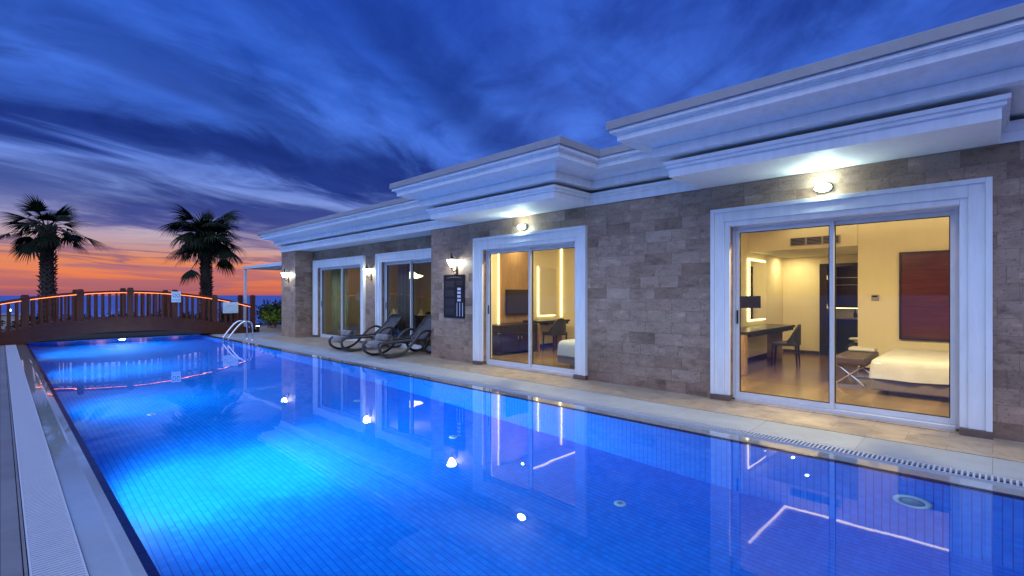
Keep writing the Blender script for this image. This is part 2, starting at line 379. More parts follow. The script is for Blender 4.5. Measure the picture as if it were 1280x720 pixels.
bank2 = n.math('MULTIPLY', band(3.55, 4.7, .35, cyw2), band(.35, 2.6, .5, n.math('ADD', cx, wob2)))
low = n.math('MULTIPLY', band(5.6, 6.1, .25, n.math('ADD', cy, n.math('MULTIPLY', wob, 3.2))), .75)
pale = n.math('MULTIPLY', band(2.9, 5.6, .55, n.math('ADD', cy, n.math('MULTIPLY', wob2, .8))), band(-3.0, 2.6, .8, cx))
vw = n.math('ADD', v, n.math('MULTIPLY', wob, .28))
streak = n.math('MULTIPLY', band(-1.36, -1.13, .10, vw), band(.9, 2.6, .5, u))
streakd = n.math('MULTIPLY', n.math('MAXIMUM', band(-1.02, -.78, .09, vw), band(-1.85, -1.52, .10, vw)), band(.9, 2.3, .45, n.math('ADD', u, wob)))
dark = n.ramp(n.math('ADD', n.math('MULTIPLY', c1, .6), n.math('MULTIPLY', c3, .4)), [(.49, (0, 0, 0)), (.62, (1, 1, 1))], 'EASE')
lite = n.ramp(n.math('ADD', n.math('MULTIPLY', c2, .6), n.math('MULTIPLY', c3, .4)), [(.40, (0, 0, 0)), (.60, (1, 1, 1))], 'EASE')
lf = n.ramp(zc, [(0, (0, 0, 0)), (.09, (.2, .2, .2)), (.17, (.75, .75, .75)), (.32, (.8, .8, .8)), (.6, (.45, .45, .45))])
lcol = n.ramp(zc, [(.08, (.60, .38, .36)), (.16, (.20, .29, .68)), (.26, (.075, .19, .74)), (.40, (.05, .165, .74)), (.6, (.035, .12, .62))])
dcol = n.ramp(zc, [(0, (.28, .10, .16)), (.07, (.16, .10, .22)), (.12, (.030, .050, .25)), (.17, (.010, .026, .185)), (.3, (.008, .026, .19)), (.6, (.007, .028, .23))])
sky = n.mix(n.math('MAXIMUM', n.math('MULTIPLY', lite, lf), n.math('MULTIPLY', streak, .6)), base, lcol)
pcol = n.ramp(zc, [(.07, (.62, .36, .32)), (.11, (.46, .40, .52)), (.16, (.22, .31, .68)), (.24, (.085, .19, .68))])
sky = n.mix(n.math('MULTIPLY', n.math('MULTIPLY', pale, n.math('MULTIPLY_ADD', lite, .5, .45)), .95), sky, pcol)
df = n.ramp(zc, [(0, (.1, .1, .1)), (.08, (.3, .3, .3)), (.16, (.75, .75, .75)), (.4, (.75, .75, .75)), (.7, (.5, .5, .5))])
dk = n.math('MAXIMUM', n.math('MULTIPLY', dark, df), n.math('MULTIPLY', n.math('MAXIMUM', n.math('MAXIMUM', bank, bank2), low), .93)); dk = n.math('MAXIMUM', dk, n.math('MULTIPLY', streakd, .62))
sky = n.mix(dk, sky, dcol)
lv = n.n('ShaderNodeCombineXYZ'); n.l(n.math('MULTIPLY', X, 4.5), lv.inputs[0]); n.l(n.math('MULTIPLY', Y, 2.0), lv.inputs[1]); n.l(n.math('MULTIPLY', Z, 70), lv.inputs[2])
ln = n.noise(lv.outputs[0], .55, 6, .55, .6)
lm = n.math('MULTIPLY', n.ramp(ln, [(.50, (0, 0, 0)), (.62, (1, 1, 1))], 'EASE'), n.ramp(zc, [(.0, (.7, .7, .7)), (.03, (.55, .55, .55)), (.08, (.95, .95, .95)), (.13, (.5, .5, .5)), (.17, (0, 0, 0))]))
sky = n.mix(n.math('MULTIPLY', lm, .85), sky, n.ramp(zc, [(0, (.17, .085, .19)), (.06, (.17, .11, .24)), (.12, (.07, .085, .30))]))
c4 = cl(.9, 1.2, 21.3, 2.2, 8, .62, 1.0)
sky = n.mix(n.math('MULTIPLY', n.ramp(zc, [(.08, (0, 0, 0)), (.2, (1, 1, 1))]), .6), sky, n.ramp(c4, [(.34, (.62, .66, .74)), (.5, (1, 1, 1)), (.66, (1.3, 1.26, 1.18))]), 'MULTIPLY')
# bright lobe added to the unseen sky behind the camera to light the walls
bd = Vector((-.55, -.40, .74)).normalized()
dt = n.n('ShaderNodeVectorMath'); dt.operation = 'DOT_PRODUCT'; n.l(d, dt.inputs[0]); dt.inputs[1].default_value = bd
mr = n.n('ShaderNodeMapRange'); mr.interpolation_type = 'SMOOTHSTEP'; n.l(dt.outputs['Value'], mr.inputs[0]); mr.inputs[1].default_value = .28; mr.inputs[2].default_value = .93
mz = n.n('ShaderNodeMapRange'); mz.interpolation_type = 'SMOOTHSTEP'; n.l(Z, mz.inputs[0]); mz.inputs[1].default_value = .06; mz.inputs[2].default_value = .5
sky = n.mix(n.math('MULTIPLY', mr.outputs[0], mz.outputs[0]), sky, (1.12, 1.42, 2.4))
sky = n.mix(n.math('LESS_THAN', Z, -.002), sky, (.03, .05, .16))
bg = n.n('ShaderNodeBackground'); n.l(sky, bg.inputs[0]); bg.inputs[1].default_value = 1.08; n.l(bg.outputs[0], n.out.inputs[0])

# ------------------------------------------------------------------ ground, pool
XL, XR, YN, YF, PZ = .52, 4.97, -4.5, 20.35, -1.37
WZ = -.012
def sheet(name, x0, x1, y0, y1, z, mat):
    bm = B(); quad(bm, [(x0, y0, z), (x1, y0, z), (x1, y1, z), (x0, y1, z)]); return bm
def struct(name, bm, mat, smooth=False): return tag(link(name, bm, mat, smooth=smooth), kind='structure')
bm = B(); quad(bm, [(-40000, -400, -14), (40000, -400, -14), (40000, 45000, -14), (-40000, 45000, -14)]); struct('sea', bm, M['sea'])
bm = B()
for (x0, x1, y0, y1) in ((-14, -.02, YN - 8, 24.2),): box(bm, x0, x1, y0, y1, -1.0, -.004)
struct('deck_paving', bm, M['deck'])
bm = B()                     # far lawn and planting bed behind the pool, breaking down to the sea
quad(bm, [(-30, 24.2, -.03), (40, 24.2, -.03), (40, 31, -.25), (-30, 31, -.25)]); quad(bm, [(-30, 31, -.25), (40, 31, -.25), (46, 60, -14.2), (-36, 60, -14.2)])
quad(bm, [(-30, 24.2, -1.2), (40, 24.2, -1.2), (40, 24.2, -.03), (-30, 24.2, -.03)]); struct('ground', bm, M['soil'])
bm = B(); box(bm, -.02, .08, YN - 8, YF, -.9, -.006); box(bm, .085, .098, YN - 8, YF, -.05, -.002); struct('gutter_kerb', bm, M['deck'])
bm = B()
box(bm, 5.36, 5.95, YN - 8, 17.9, -1.0, .0, .006); box(bm, 5.36, 6.9, 17.905, 20.4, -1.0, 0, .006)
struct('coping', bm, M['coping'])
bm = B(); box(bm, 5.953, 7.6, YN - 8, 17.9, -1.0, .004); box(bm, 6.905, 16, 17.903, 24.1, -1.0, .004); struct('terrace_paving', bm, M['trav'])
bm = B(); box(bm, .08, 5.36, YF + .005, YF + .14, -1.0, -.002, .004); struct('end_coping', bm, M['coping'])
bm = B(); box(bm, -.02, 6.9, YF + .145, 24.19, -1.0, -.05); struct('planting_bed', bm, M['soil'])
# pool basin: floor and four walls seen from inside
bm = B()
quad(bm, [(XL, YN, PZ), (XR, YN, PZ), (XR, YF, PZ), (XL, YF, PZ)])
quad(bm, [(XL, YN, PZ), (XL, YF, PZ), (XL, YF, -.03), (XL, YN, -.03)]); quad(bm, [(XR, YF, PZ), (XR, YN, PZ), (XR, YN, -.03), (XR, YF, -.03)])
quad(bm, [(XL, YF, PZ), (XR, YF, PZ), (XR, YF, -.03), (XL, YF, -.03)]); quad(bm, [(XR, YN, PZ), (XL, YN, PZ), (XL, YN, -.03), (XR, YN, -.03)])
struct('pool_basin', bm, M['tile'])
bm = B(); quad(bm, [(XL - .002, YN, WZ), (XR + .002, YN, WZ), (XR + .002, YF, WZ), (XL - .002, YF, WZ)]); struct('water', bm, M['water'])
def rimstrip(x0, x1):
    bm = B(); k = YN
    while k < YF:
        box(bm, x0, x1, k + .0015, min(k + .245, YF) - .0015, -.06, WZ + .003, .003); k += .245
    return bm
bm = rimstrip(XL - .003, XL + .042); box(bm, XR - .028, XR + .004, YN, YF, -.06, WZ + .003)
struct('pool_rim', bm, M['rim'])
bm = B()
quad(bm, [(.315, YN - 8, -.016), (.445, YN - 8, -.010), (.445, YF, -.010), (.315, YF, -.016)])
quad(bm, [(.445, YN - 8, -.010), (.462, YN - 8, -.004), (.462, YF, -.004), (.445, YF, -.010)])
quad(bm, [(.462, YN - 8, -.004), (XL - .004, YN - 8, -.009), (XL - .004, YF, -.009), (.462, YF, -.004)])
quad(bm, [(XR + .005, YN - 8, -.008), (5.195, YN - 8, -.012), (5.195, YF, -.012), (XR + .005, YF, -.008)])
box(bm, .312, XL - .004, YN - 8, YF, -.9, -.03); box(bm, XR + .005, 5.198, YN - 8, YF, -.9, -.03)
struct('overflow_slab', bm, M['wet'])
bm = B(); quad(bm, [(.08, YN - 8, -.13), (.315, YN - 8, -.13), (.315, YF, -.13), (.08, YF, -.13)]); quad(bm, [(5.19, YN - 8, -.13), (5.36, YN - 8, -.13), (5.36, YF, -.13), (5.19, YF, -.13)])
struct('gutter_channel', bm, M['void'])
bm = B(); k = .6
while k < 20.2:
    st = .030
    box(bm, .112, .300, k, k + .0175, -.02, -.003); k += st
box(bm, .103, .112, .5, 20.2, -.022, -.002); box(bm, .300, .309, .5, 20.2, -.022, -.002); pass
tag(link('overflow_grating', bm, M['grate']), 'wide white plastic grating over the gutter along the left pool deck', 'grating')
bm = B(); k = -1.5
while k < 20.2:
    box(bm, 5.206, 5.346, k, k + .014, -.022, .001, 0); k += .034
box(bm, 5.2, 5.206, -1.5, 20.2, -.024, .0015); box(bm, 5.346, 5.354, -1.5, 20.2, -.024, .0015)
tag(link('overflow_grating', bm, M['grate']), 'narrow slotted white grating in the coping on the villa side of the pool', 'grating')

# pool fittings
def inlet(x, y, label):
    bm = B(); lathe(bm, [(.0, 0), (.054, 0), (.056, .006), (.045, .012), (.034, .009)], 24); lathe(bm, [(.034, .009), (.018, .016), (0, .016)], 24)
    o = empty('pool_inlet', (x, y, PZ + .002)); tag(o, label, 'pool fitting', 'round inlets in the pool floor')
    link('fitting_ring', bm, M['inlet'], o)
    b2 = B(); lathe(b2, [(.026, .0145), (.026, .0175), (.019, .0185), (.019, .0165)], 20); link('outlet_slot', b2, M['lensoff'], o)
inlet(4.03, 2.5, 'round white pool inlet in the floor nearest the viewer, by the blue wall')
inlet(4.03, 4.95, 'round white pool inlet beside the reflection of the sconce above the dark board')
inlet(4.03, 7.4, 'round white pool inlet beside the reflected white door frames, third from the viewer')
inlet(1.5, 8.6, 'round white pool inlet out in the open floor below the reflected orange line')
def pool_lamp(loc, dirv, label, lit, power=0, throw=0):
    o = empty('underwater_lamp', loc); tag(o, label, 'pool lamp', 'round lamps in the pool walls')
    q = Vector(dirv).to_track_quat('Z', 'Y'); o.rotation_euler = q.to_euler()
    bm = B(); lathe(bm, [(.120, 0), (.125, .012), (.10, .03), (.080, .022), (.080, .012)], 28); link('bezel', bm, M['inlet'], o, smooth=True)
    bm = B(); lathe(bm, [(.079, .014), (.068, .03), (.04, .038), (0, .04)], 28); link('lens', bm, M['e_pool'] if lit else M['lensoff'], o, smooth=True)
    if lit:
        light('pool_beam', 'SPOT', (0, 0, .10), power, (.52, .84, 1.0), o, .08, (R(180), 0, 0), R(170), 1.0)
        if throw: light('pool_beam', 'SPOT', (0, 0, .11), throw, (.52, .84, 1.0), o, .08, (Matrix.Rotation(R(180), 3, 'X')).to_euler(), R(78), 1.0)
pool_lamp((XR - .003, .45, -.62), (-1, 0, 0), 'unlit round pool lamp with pale ring on the blue wall below the bedroom window', False)
pool_lamp((XL + .003, 5.6, -.48), (1, -.04, -.23), 'lit underwater lamp on the near left pool wall making the bright cyan patch', True, 680, 1250)
pool_lamp((XL + .003, 9.4, -.48), (1, 0, -.20), 'added lit underwater lamp on the left pool wall below the reflected orange line', True, 360, 280)  # extra lamp, added to strengthen the pool glow on the cornices
pool_lamp((XL + .003, 13.4, -.48), (1, 0, -.2), 'lit underwater lamp on the left pool wall, second from the bridge', True, 620, 600)
pool_lamp((XL + .003, 17.4, -.48), (1, 0, -.2), 'lit underwater lamp on the left pool wall nearest the bridge', True, 620, 600)
pool_lamp((2.75, YF - .003, -.30), (0, -1, -.15), 'lit underwater lamp on the end wall under the bridge', True, 850, 450)
pool_lamp((XL + .003, 1.8, -.48), (1, 0, -.2), 'added lit underwater lamp on the left pool wall beside the viewer', True, 150, 60)  # weak extra lamp, added to lift the overall pool glow

# ladder
lad = empty('pool_ladder', (5.2, 16.85, 0)); tag(lad, 'stainless steel pool ladder with two hooped handrails at the far villa-side edge', 'pool ladder')
for sy in (-.25, .25):
    bm = B()
    tube(bm, crom([(.28, sy, 0), (.28, sy, .42), (.22, sy, .56), (.05, sy, .58), (-.12, sy, .46), (-.36, sy, .14), (-.40, sy, 0), (-.40, sy, -.9)], 8), .024, 10)
    hr = link('handrail', bm, M['steel'], lad, smooth=True)
    bm = B(); lathe(bm, [(.055, .001), (.05, .02), (.03, .028)], 16, (.28, sy, 0)); link('foot_flange', bm, M['steel'], hr)
for z in (-.28, -.55, -.82):
    bm = B(); box(bm, -.44, -.36, -.25, .25, z - .015, z + .015, .006); link('step', bm, M['steel'], lad)

# ------------------------------------------------------------------ villa
XW, XRC = 6.75, 7.36
WT = 3.0
villa = empty('villa', (8, 8, 0)); villa.location = (0, 0, 0)
tag(villa, 'single-storey villa of brown stone blocks with stepped white cornices and sliding doors', 'villa')
wins = dict(a=(0.0, 2.74, XW), b=(4.80, 7.58, XW), c=(9.45, 12.38, XRC), d=(13.03, 16.36, XRC))
SW, SH, TOP = .24, .23, 2.55
bm = B()
def wallrun(x0, x1, ya, yb, ops):
    y = ya
    for (p, q) in ops:
        box(bm, x0, x1, y, p, -.2, WT)
        box(bm, x0, x1, p, q, TOP - SH, WT)
        y = q
    box(bm, x0, x1, y, yb, -.2, WT)
wallrun(XW, XW + .22, -5, 8.85, [(wins['a'][0] + SW, wins['a'][1] - SW), (wins['b'][0] + SW, wins['b'][1] - SW)])
box(bm, XW, XRC + .2, 8.852, 9.07, -.2, WT)
wallrun(XRC, XRC + .2, 9.072, 16.46, [(wins['c'][0] + SW, wins['c'][1] - SW), (wins['d'][0] + SW, wins['d'][1] - SW)])
box(bm, XW, XRC + .2, 16.462, 17.6, -.2, WT)
box(bm, XRC + .202, 13.5, 17.35, 17.6, -.2, WT)
link('wall', bm, M['stone'], villa)
# plan outline of the cornice
path = [(6.72, -5.0), (6.72, -.055), (5.79, -.055), (5.79, 2.89), (6.72, 2.89), (6.72, 4.735), (5.79, 4.735), (5.79, 7.81), (6.72, 7.81), (6.72, 17.63), (14.0, 17.63)]
def sweep(bm, prof, smooth=False):
    P = [Vector(p) for p in path]; rows = []
    for i, p in enumerate(P):
        ns = []
        if i: t = (P[i] - P[i - 1]).normalized(); ns.append(Vector((-t.y, t.x)))
        if i < len(P) - 1: t = (P[i + 1] - P[i]).normalized(); ns.append(Vector((-t.y, t.x)))
        o = ns[0] if len(ns) == 1 else (ns[0] + ns[1] if abs(ns[0].dot(ns[1])) < .5 else ns[0])
        rows.append([bm.verts.new((p.x + o.x * e, p.y + o.y * e, z)) for e, z in prof])
    for i in range(len(rows) - 1):
        for k in range(len(prof) - 1):
            bm.faces.new((rows[i][k], rows[i + 1][k], rows[i + 1][k + 1], rows[i][k + 1]))
bm = B()
sweep(bm, [(-.30, 2.872), (-.012, 2.872), (-.012, 2.866), (0, 2.866), (0, 2.958), (.010, 2.966), (.010, 2.972), (.030, 2.972), (.030, 3.006), (.038, 3.012), (.055, 3.012), (.055, 3.052), (-.20, 3.054)])
link('lower_cornice', bm, M['white'], villa)
bm = B()
cove = [(.15 + .29 * (1 - math.cos(t * math.pi / 2)) * .55 + .29 * .45 * t, 3.222 + .088 * math.sin(t * math.pi / 2)) for t in [i / 6 for i in range(7)]]
sweep(bm, [(-.20, 3.055), (-.20, 3.108), (.15, 3.108), (.15, 3.215), (.138, 3.222)] + cove[1:] + [(.457, 3.311), (.457, 3.380), (.482, 3.384), (.482, 3.398), (.500, 3.402), (.528, 3.408), (.528, 3.444), (.45, 3.445)])
link('upper_cornice', bm, M['white'], villa)
bm = B(); sweep(bm, [(.45, 3.446), (.552, 3.446), (.556, 3.45), (.556, 3.546), (.552, 3.55), (.30, 3.55), (.28, 3.46)]); link('parapet_cap', bm, M['cap'], villa)
bm = B(); box(bm, 7.0, 14, -5, 17.6, 3.325, 3.48); box(bm, 5.7, 6.998, .0, 2.85, 3.325, 3.48); box(bm, 5.7, 6.998, 4.75, 7.8, 3.325, 3.48); box(bm, 6.3, 6.998, -5, -.002, 3.325, 3.48); box(bm, 6.3, 6.998, 2.852, 4.748, 3.325, 3.48); box(bm, 6.3, 6.998, 7.802, 17.6, 3.325, 3.48)
link('roof', bm, M['cap'], villa)
for (x0, x1, y0, y1) in ((5.80, 6.748, -.045, 2.88), (5.80, 6.748, 4.745, 7.80), (6.73, XRC - .002, 9.074, 16.458)):
    bm = B(); box(bm, x0, x1, y0, y1, 2.870, 2.90); link('soffit', bm, M['soffit'], villa)

def sliding_door(y0, y1, xw):
    xf = xw + .075
    a, b, t = y0 + SW, y1 - SW, TOP - SH
    bm = B()
    F, S = .034, .042
    box(bm, xf, xf + .13, a, a + F, .03, t); box(bm, xf, xf + .13, b - F, b, .03, t)
    box(bm, xf, xf + .13, a + F, b - F, t - .04, t); box(bm, xf - .012, xf + .13, a + F, b - F, .008, .05)
    m = (a + b) / 2
    sash = ((m - .022, b - F - .002, xf + .02), (a + F + .002, m + .022, xf + .072))
    for (p, q, x) in sash:
        box(bm, x, x + .045, p, p + S, .052, t - .042, .003); box(bm, x, x + .045, q - S, q, .052, t - .042, .003)
        box(bm, x, x + .045, p + S + .0005, q - S - .0005, t - .088, t - .042, .003); box(bm, x, x + .045, p + S + .0005, q - S - .0005, .052, .115, .003)
    fr = link('sliding_door', bm, M['alu'], villa)
    for (p, q, x) in sash:
        bm = B(); box(bm, x + .018, x + .026, p + .035, q - .035, .105, t - .08)
        pn = link('pane', bm, M['glass'], fr)
        bm = B(); g = .009; y_0, y_1, z_0, z_1 = p + S + .0002, q - S - .0002, .1152, t - .0882
        for xx in (x + .012, x + .033):
            o_ = [bm.verts.new((xx, a_, b_)) for a_, b_ in ((y_0, z_0), (y_1, z_0), (y_1, z_1), (y_0, z_1))]; i_ = [bm.verts.new((xx, a_, b_)) for a_, b_ in ((y_0 + g, z_0 + g), (y_1 - g, z_0 + g), (y_1 - g, z_1 - g), (y_0 + g, z_1 - g))]
            for k in range(4): bm.faces.new((o_[k], o_[(k + 1) % 4], i_[(k + 1) % 4], i_[k]))
            if xx > x + .02:
                for k in range(4): bm.faces.new((pi[k], pi[(k + 1) % 4], i_[(k + 1) % 4], i_[k])); bm.faces.new((po[k], po[(k + 1) % 4], o_[(k + 1) % 4], o_[k]))
            pi, po = i_, o_
        link('gasket', bm, M['black'], fr)
    bm = B(); box(bm, xf + .006, xf + .019, b - .068, b - .046, 1.02, 1.2, .004); link('handle', bm, M['black'], fr)
    bm = B()
    def U(yo0, yo1, zt, wd, x0, x1, z0=.075):
        box(bm, x0, x1, yo0, yo0 + wd, z0, zt, .004); box(bm, x0, x1, yo1 - wd, yo1, z0, zt, .004); box(bm, x0, x1, yo0 + wd + .0005, yo1 - wd - .0005, zt - wd, zt, .004)
    U(y0, y1, TOP, .05, xw - .075, xw - .001)
    U(y0 + .0505, y1 - .0505, TOP - .0505, .125, xw - .055, xw - .001)
    U(y0 + .176, y1 - .176, TOP - .176, .0635, xw - .035, xf - .001)
    link('surround', bm, M['white'], fr)
    for (p, q) in ((y0, y0 + SW), (y1 - SW, y1)):
        bm = B(); box(bm, xw - .08, xf - .002, p - .004, q, -.02, .074, .004); link('plinth_block', bm, M['plinth'], fr)
    bm = B(); box(bm, xw - .03, xf - .014, a + .002, b - .002, -.02, .012); link('threshold', bm, M['trav'], fr)
    return fr
for k in 'abcd': sliding_door(*wins[k])

# ------------------------------------------------------------------ rooms
def room(bmw, x0, x1, y0, y1, z, openfront=True): pass
# bedroom behind the big door (room one) and its twin (room two)
WARM = (1.0, .79, .40)
def downlight(x, y, z, p, colr=WARM, r=.045):
    bm = B(); lathe(bm, [(r, 0), (r + .02, -.004), (r + .023, 0.0)], 20); o = link('downlight', bm, M['dlring'], villa, (x, y, z - .002))
    light('downlight_lamp', 'AREA', (0, 0, -.006), p, colr, o, r * 1.9)
FX = XW + .225
def shell(y0, y1, xb, xdeep, ysplit, zc, name_lights):
    CH = 2.72
    bm = B()
    box(bm, FX, xdeep + .2, y1, y1 + .12, 0, CH + .155)                # left wall
    box(bm, FX, xb + .12, y0 - .12, y0, 0, CH + .155)                  # right wall
    box(bm, xb, xb + .12, y0, ysplit, 0, CH + .095)                    # bed wall
    if ysplit < y1 - .3:
        box(bm, xb + .122, xdeep + 1.6, ysplit - .12, ysplit, 0, CH)
        box(bm, xdeep, xdeep + .12, 2.86, y1, 0, CH)
        box(bm, xdeep, xdeep + .12, ysplit, 2.858, 2.12, CH)
        box(bm, xdeep + .125, xdeep + 1.6, 2.95, 3.05, 0, CH)
        box(bm, xb - .02, xb + .12, ysplit + .002, y1 - .002, 2.30, CH + .096)      # bulkhead face over the lobby
    link('room_wall', bm, M['cream'], villa)
    bm = B(); box(bm, FX, xb - .15, y0, y1, CH, CH + .1); box(bm, xb - .148, xb + .15, y0, y1, CH + .1, CH + .16)
    if ysplit < y1 - .3: box(bm, xb + .122, xdeep + 1.6, ysplit, y1, 2.30, 2.36)
    link('ceiling', bm, M['ceil'], villa)
    bm = B(); box(bm, XW + .21, xdeep + 1.8, y0, y1, -.06, .02); link('room_floor', bm, M['floorw'], villa)
    bm = B(); box(bm, FX + .3, xdeep - .015, y1 - .015, y1 - .001, .021, .10); box(bm, xb - .015, xb - .001, y0 + .01, ysplit - .01, .021, .10)
    if ysplit < y1 - .3: box(bm, xdeep - .015, xdeep - .001, 2.88, y1 - .017, .021, .10)
    link('skirting', bm, M['skirt'], villa)
    bm = B(); box(bm, xb - .19, xb - .155, y0 + .05, y1 - .72, CH - .03, CH - .004); link('cove_light', bm, M['e_cove'], villa)
    bm = B(); box(bm, 8.7, xb - .195, y1 - .75, y1 - .72, CH - .03, CH - .004); link('cove_light', bm, M['e_cove'], villa)
shell(-2.4, 3.65, 10.85, 13.2, 1.76, 2.3, None)
shell(3.95, 8.62, 10.85, 10.9, 8.62, 2.3, None)
for (x, y) in ((7.3, -1.2), (7.3, .2), (7.3, 1.6), (7.3, 2.9)): downlight(x, y, 2.718, 70)
downlight(11.6, 2.75, 2.298, 13, r=.03); downlight(12.7, 3.3, 2.298, 13, r=.03)
downlight(13.9, 2.2, 2.298, 5)
for (x, y) in ((7.3, 4.9), (7.3, 6.4), (7.3, 7.8)): downlight(x, y, 2.718, 52)
downlight(8.95, 8.3, 2.718, 10, r=.03); downlight(9.8, 6.6, 2.718, 20, r=.03)
# air vent on bulkhead
bm = B(); yv0, yv1 = 2.02, 2.86
box(bm, 10.80, 10.828, yv0, yv1, 2.36, 2.52, .004)
vt = link('air_vent', bm, M['vent'], villa)
bm = B()
for q in range(3):
    for k in range(5): box(bm, 10.788, 10.799, yv0 + .03 + q * .275, yv0 + .27 + q * .275, 2.378 + k * .027, 2.396 + k * .027)
link('vent_slat', bm, M['wenge'], vt)
# lobby door frame and leaf
bm = B(); box(bm, 13.10, 13.34, 2.70, 2.858, .02, 2.118, .004); box(bm, 13.10, 13.34, 1.762, 2.698, 2.04, 2.118, .004); df_ = link('lobby_door_frame', bm, M['wenge'], villa)
for z in (.35, 1.1, 1.75):
    bm = B(); box(bm, 13.085, 13.10, 2.69, 2.71, z, z + .1); link('hinge', bm, M['chrome'], df_)
# wardrobe niche
wd = empty('wardrobe', (14.45, 2.35, .02)); tag(wd, 'dark fitted wardrobe with open shelves and a lit counter behind the inner doorway', 'wardrobe')
bm = B(); box(bm, -.25, .3, -.55, .55, 0, .80, .004); link('base_cabinet', bm, M['wenge'], wd)
bm = B(); box(bm, -.27, .3, -.55, .55, .802, .84, .004); link('counter', bm, M['bedplinth'], wd)
bm = B(); box(bm, .26, .3, -.55, .55, .842, 1.07); link('splashback', bm, M['cream'], wd)
bm = B(); box(bm, -.2, .3, -.55, .55, 1.075, 2.1, .004); link('upper_cabinet', bm, M['wenge'], wd)
bm = B(); box(bm, -.215, -.202, -.55, .55, 1.62, 1.632); box(bm, -.215, -.202, -.55, .55, 1.80, 1.812); link('shelf_edge', bm, M['vent'], wd)
bm = B(); box(bm, -.17, -.14, -.52, .52, 1.058, 1.073); link('counter_light', bm, M['e_led'], wd)
bm = B()
lathe(bm, [(.03, 0), (.035, .1), (.015, .13), (.012, .2)], 12); o = tag(link('bottle', bm, M['tv'], None, (14.33, 2.38, .862)), 'dark slim bottle on the lit wardrobe counter', 'bottle')
bm = B(); lathe(bm, [(.05, 0), (.06, .05), (.05, .09), (.0, .09)], 12); tag(link('jar', bm, M['leather'], None, (14.3, 2.30, .862)), 'short round jar on the lit wardrobe counter', 'jar')
bag = B(); lathe(bag, [(.16, 0), (.19, .1), (.18, .25), (.12, .34), (0, .35)], 18, sx=.8, sy=1.3); tag(link('travel_bag', bag, M['blackleather'], None, (12.9, 2.08, .02), smooth=True), 'black soft bag on the floor of the inner doorway', 'bag')
bm = B()
for k in range(4): lathe(bm, [(.05, 0), (.13, .015), (.10, .05), (0, .06)], 14, (rnd.uniform(-.05, .05), rnd.uniform(-.12, .12), k * .02), 1.0, 1.4)
tag(link('folded_towel', bm, M['napkin'], None, (12.9, 2.08, .372), smooth=True), 'crumpled white towel lying on the black bag', 'towel')

# desk, mirror, screen and chair of the two bedrooms
def desk(x0, x1, yf, yb, label, ped):
    o = empty('desk', ((x0 + x1) / 2, (yf + yb) / 2, .02)); tag(o, label, 'desk')
    hx, hy = (x1 - x0) / 2, (yb - yf) / 2
    bm = B(); box(bm, -hx, hx, -hy, hy, .69, .74, .004); link('desktop', bm, M['wenge'], o)
    bm = B(); box(bm, hx - .75, hx - .05, -hy + .02, hy - .02, .60, .688, .004) if False else box(bm, -hx + .35, hx - .03, -hy + .03, hy - .02, .63, .688, .003); link('drawer', bm, M['wenge'], o)
    bm = B(); box(bm, -hx, -hx + ped, -hy + .01, hy - .01, 0, .688, .004); link('side_panel', bm, M['wenge'] if ped > .5 else M['walnut'], o)
    bm = B(); box(bm, hx - .03, hx - .002, -hy + .25, hy - .01, 0.0, .626, .004); link('end_panel', bm, M['walnut'], o)
    return o
desk(8.95, 11.95, 3.06, 3.63, 'long dark desk along the left wall of the near bedroom under the lit mirror', .12)
desk(9.25, 10.48, 8.02, 8.60, 'short dark desk under the lit mirror in the bedroom with the television', .03)
def lit_mirror(x0, x1, y, z0, z1, label, edges=(0, 1, 2, 3)):
    o = empty('mirror', ((x0 + x1) / 2, y, (z0 + z1) / 2)); tag(o, label, 'mirror', 'lit mirrors over the bedroom desks')
    hx, hz = (x1 - x0) / 2, (z1 - z0) / 2
    bm = B(); box(bm, -hx + .045, hx - .045, -.05, -.042, -hz + .045, hz - .045); link('mirror_glass', bm, M['mirror'], o)
    bm = B(); box(bm, -hx + .05, hx - .05, -.041, -.004, -hz + .05, hz - .05); link('backing', bm, M['wenge'], o)
    for k_ in edges:
        a, b, c, e = ((-hx, -hx + .022, -hz, hz), (hx - .04, hx, -hz, hz), (-hx + .041, hx - .041, hz - .04, hz), (-hx + .041, hx - .041, -hz, -hz + .025))[k_]
        bm = B(); box(bm, a, b, -.035, -.01, c, e); link('led_strip', bm, M['e_led'], o)
lit_mirror(10.75, 11.85, 3.648, .86, 2.16, 'mirror with glowing edges above the long desk of the near bedroom', (0, 2, 3))
lit_mirror(9.85, 10.60, 8.618, .84, 2.16, 'mirror with glowing left and lower edges beside the television', (0, 3))
bm = B(); box(bm, 10.815, 10.845, 8.57, 8.60, .80, 2.70); link('led_strip', bm, M['e_led'], villa)
bm = B(); box(bm, 8.395, 8.42, 8.59, 8.615, .30, 2.70); link('led_strip', bm, M['e_led'], villa)
bm = B(); box(bm, 8.46, 9.55, 8.575, 8.617, .72, 2.71, .003); link('wall_panel', bm, M['walnut'], villa)
def screen(loc, wd_, ht, label, rz, arm):
    o = empty('television', loc, rz); tag(o, label, 'television')
    bm = B(); box(bm, -wd_ / 2, wd_ / 2, -.03, .02, -ht / 2, ht / 2, .006); link('casing', bm, M['tv'], o)
    bm = B(); box(bm, -wd_ / 2 + .02, wd_ / 2 - .02, -.034, -.0305, -ht / 2 + .025, ht / 2 - .02); link('screen', bm, M['tv'], o)
    bm = B(); box(bm, -.06, .06, .021, arm, -.05, .05); link('wall_bracket', bm, M['tv'], o)
screen((9.03, 8.51, 1.23), .92, .62, 'flat black television on the walnut panel of the middle bedroom', 0, .062)
screen((9.9, 3.34, 1.27), .50, .23, 'small black screen on a wall arm above the long desk', R(-35), .26)
cb = empty('minibar_cabinet', (8.55, 8.33, .02)); tag(cb, 'black minibar cabinet under the television', 'cabinet')
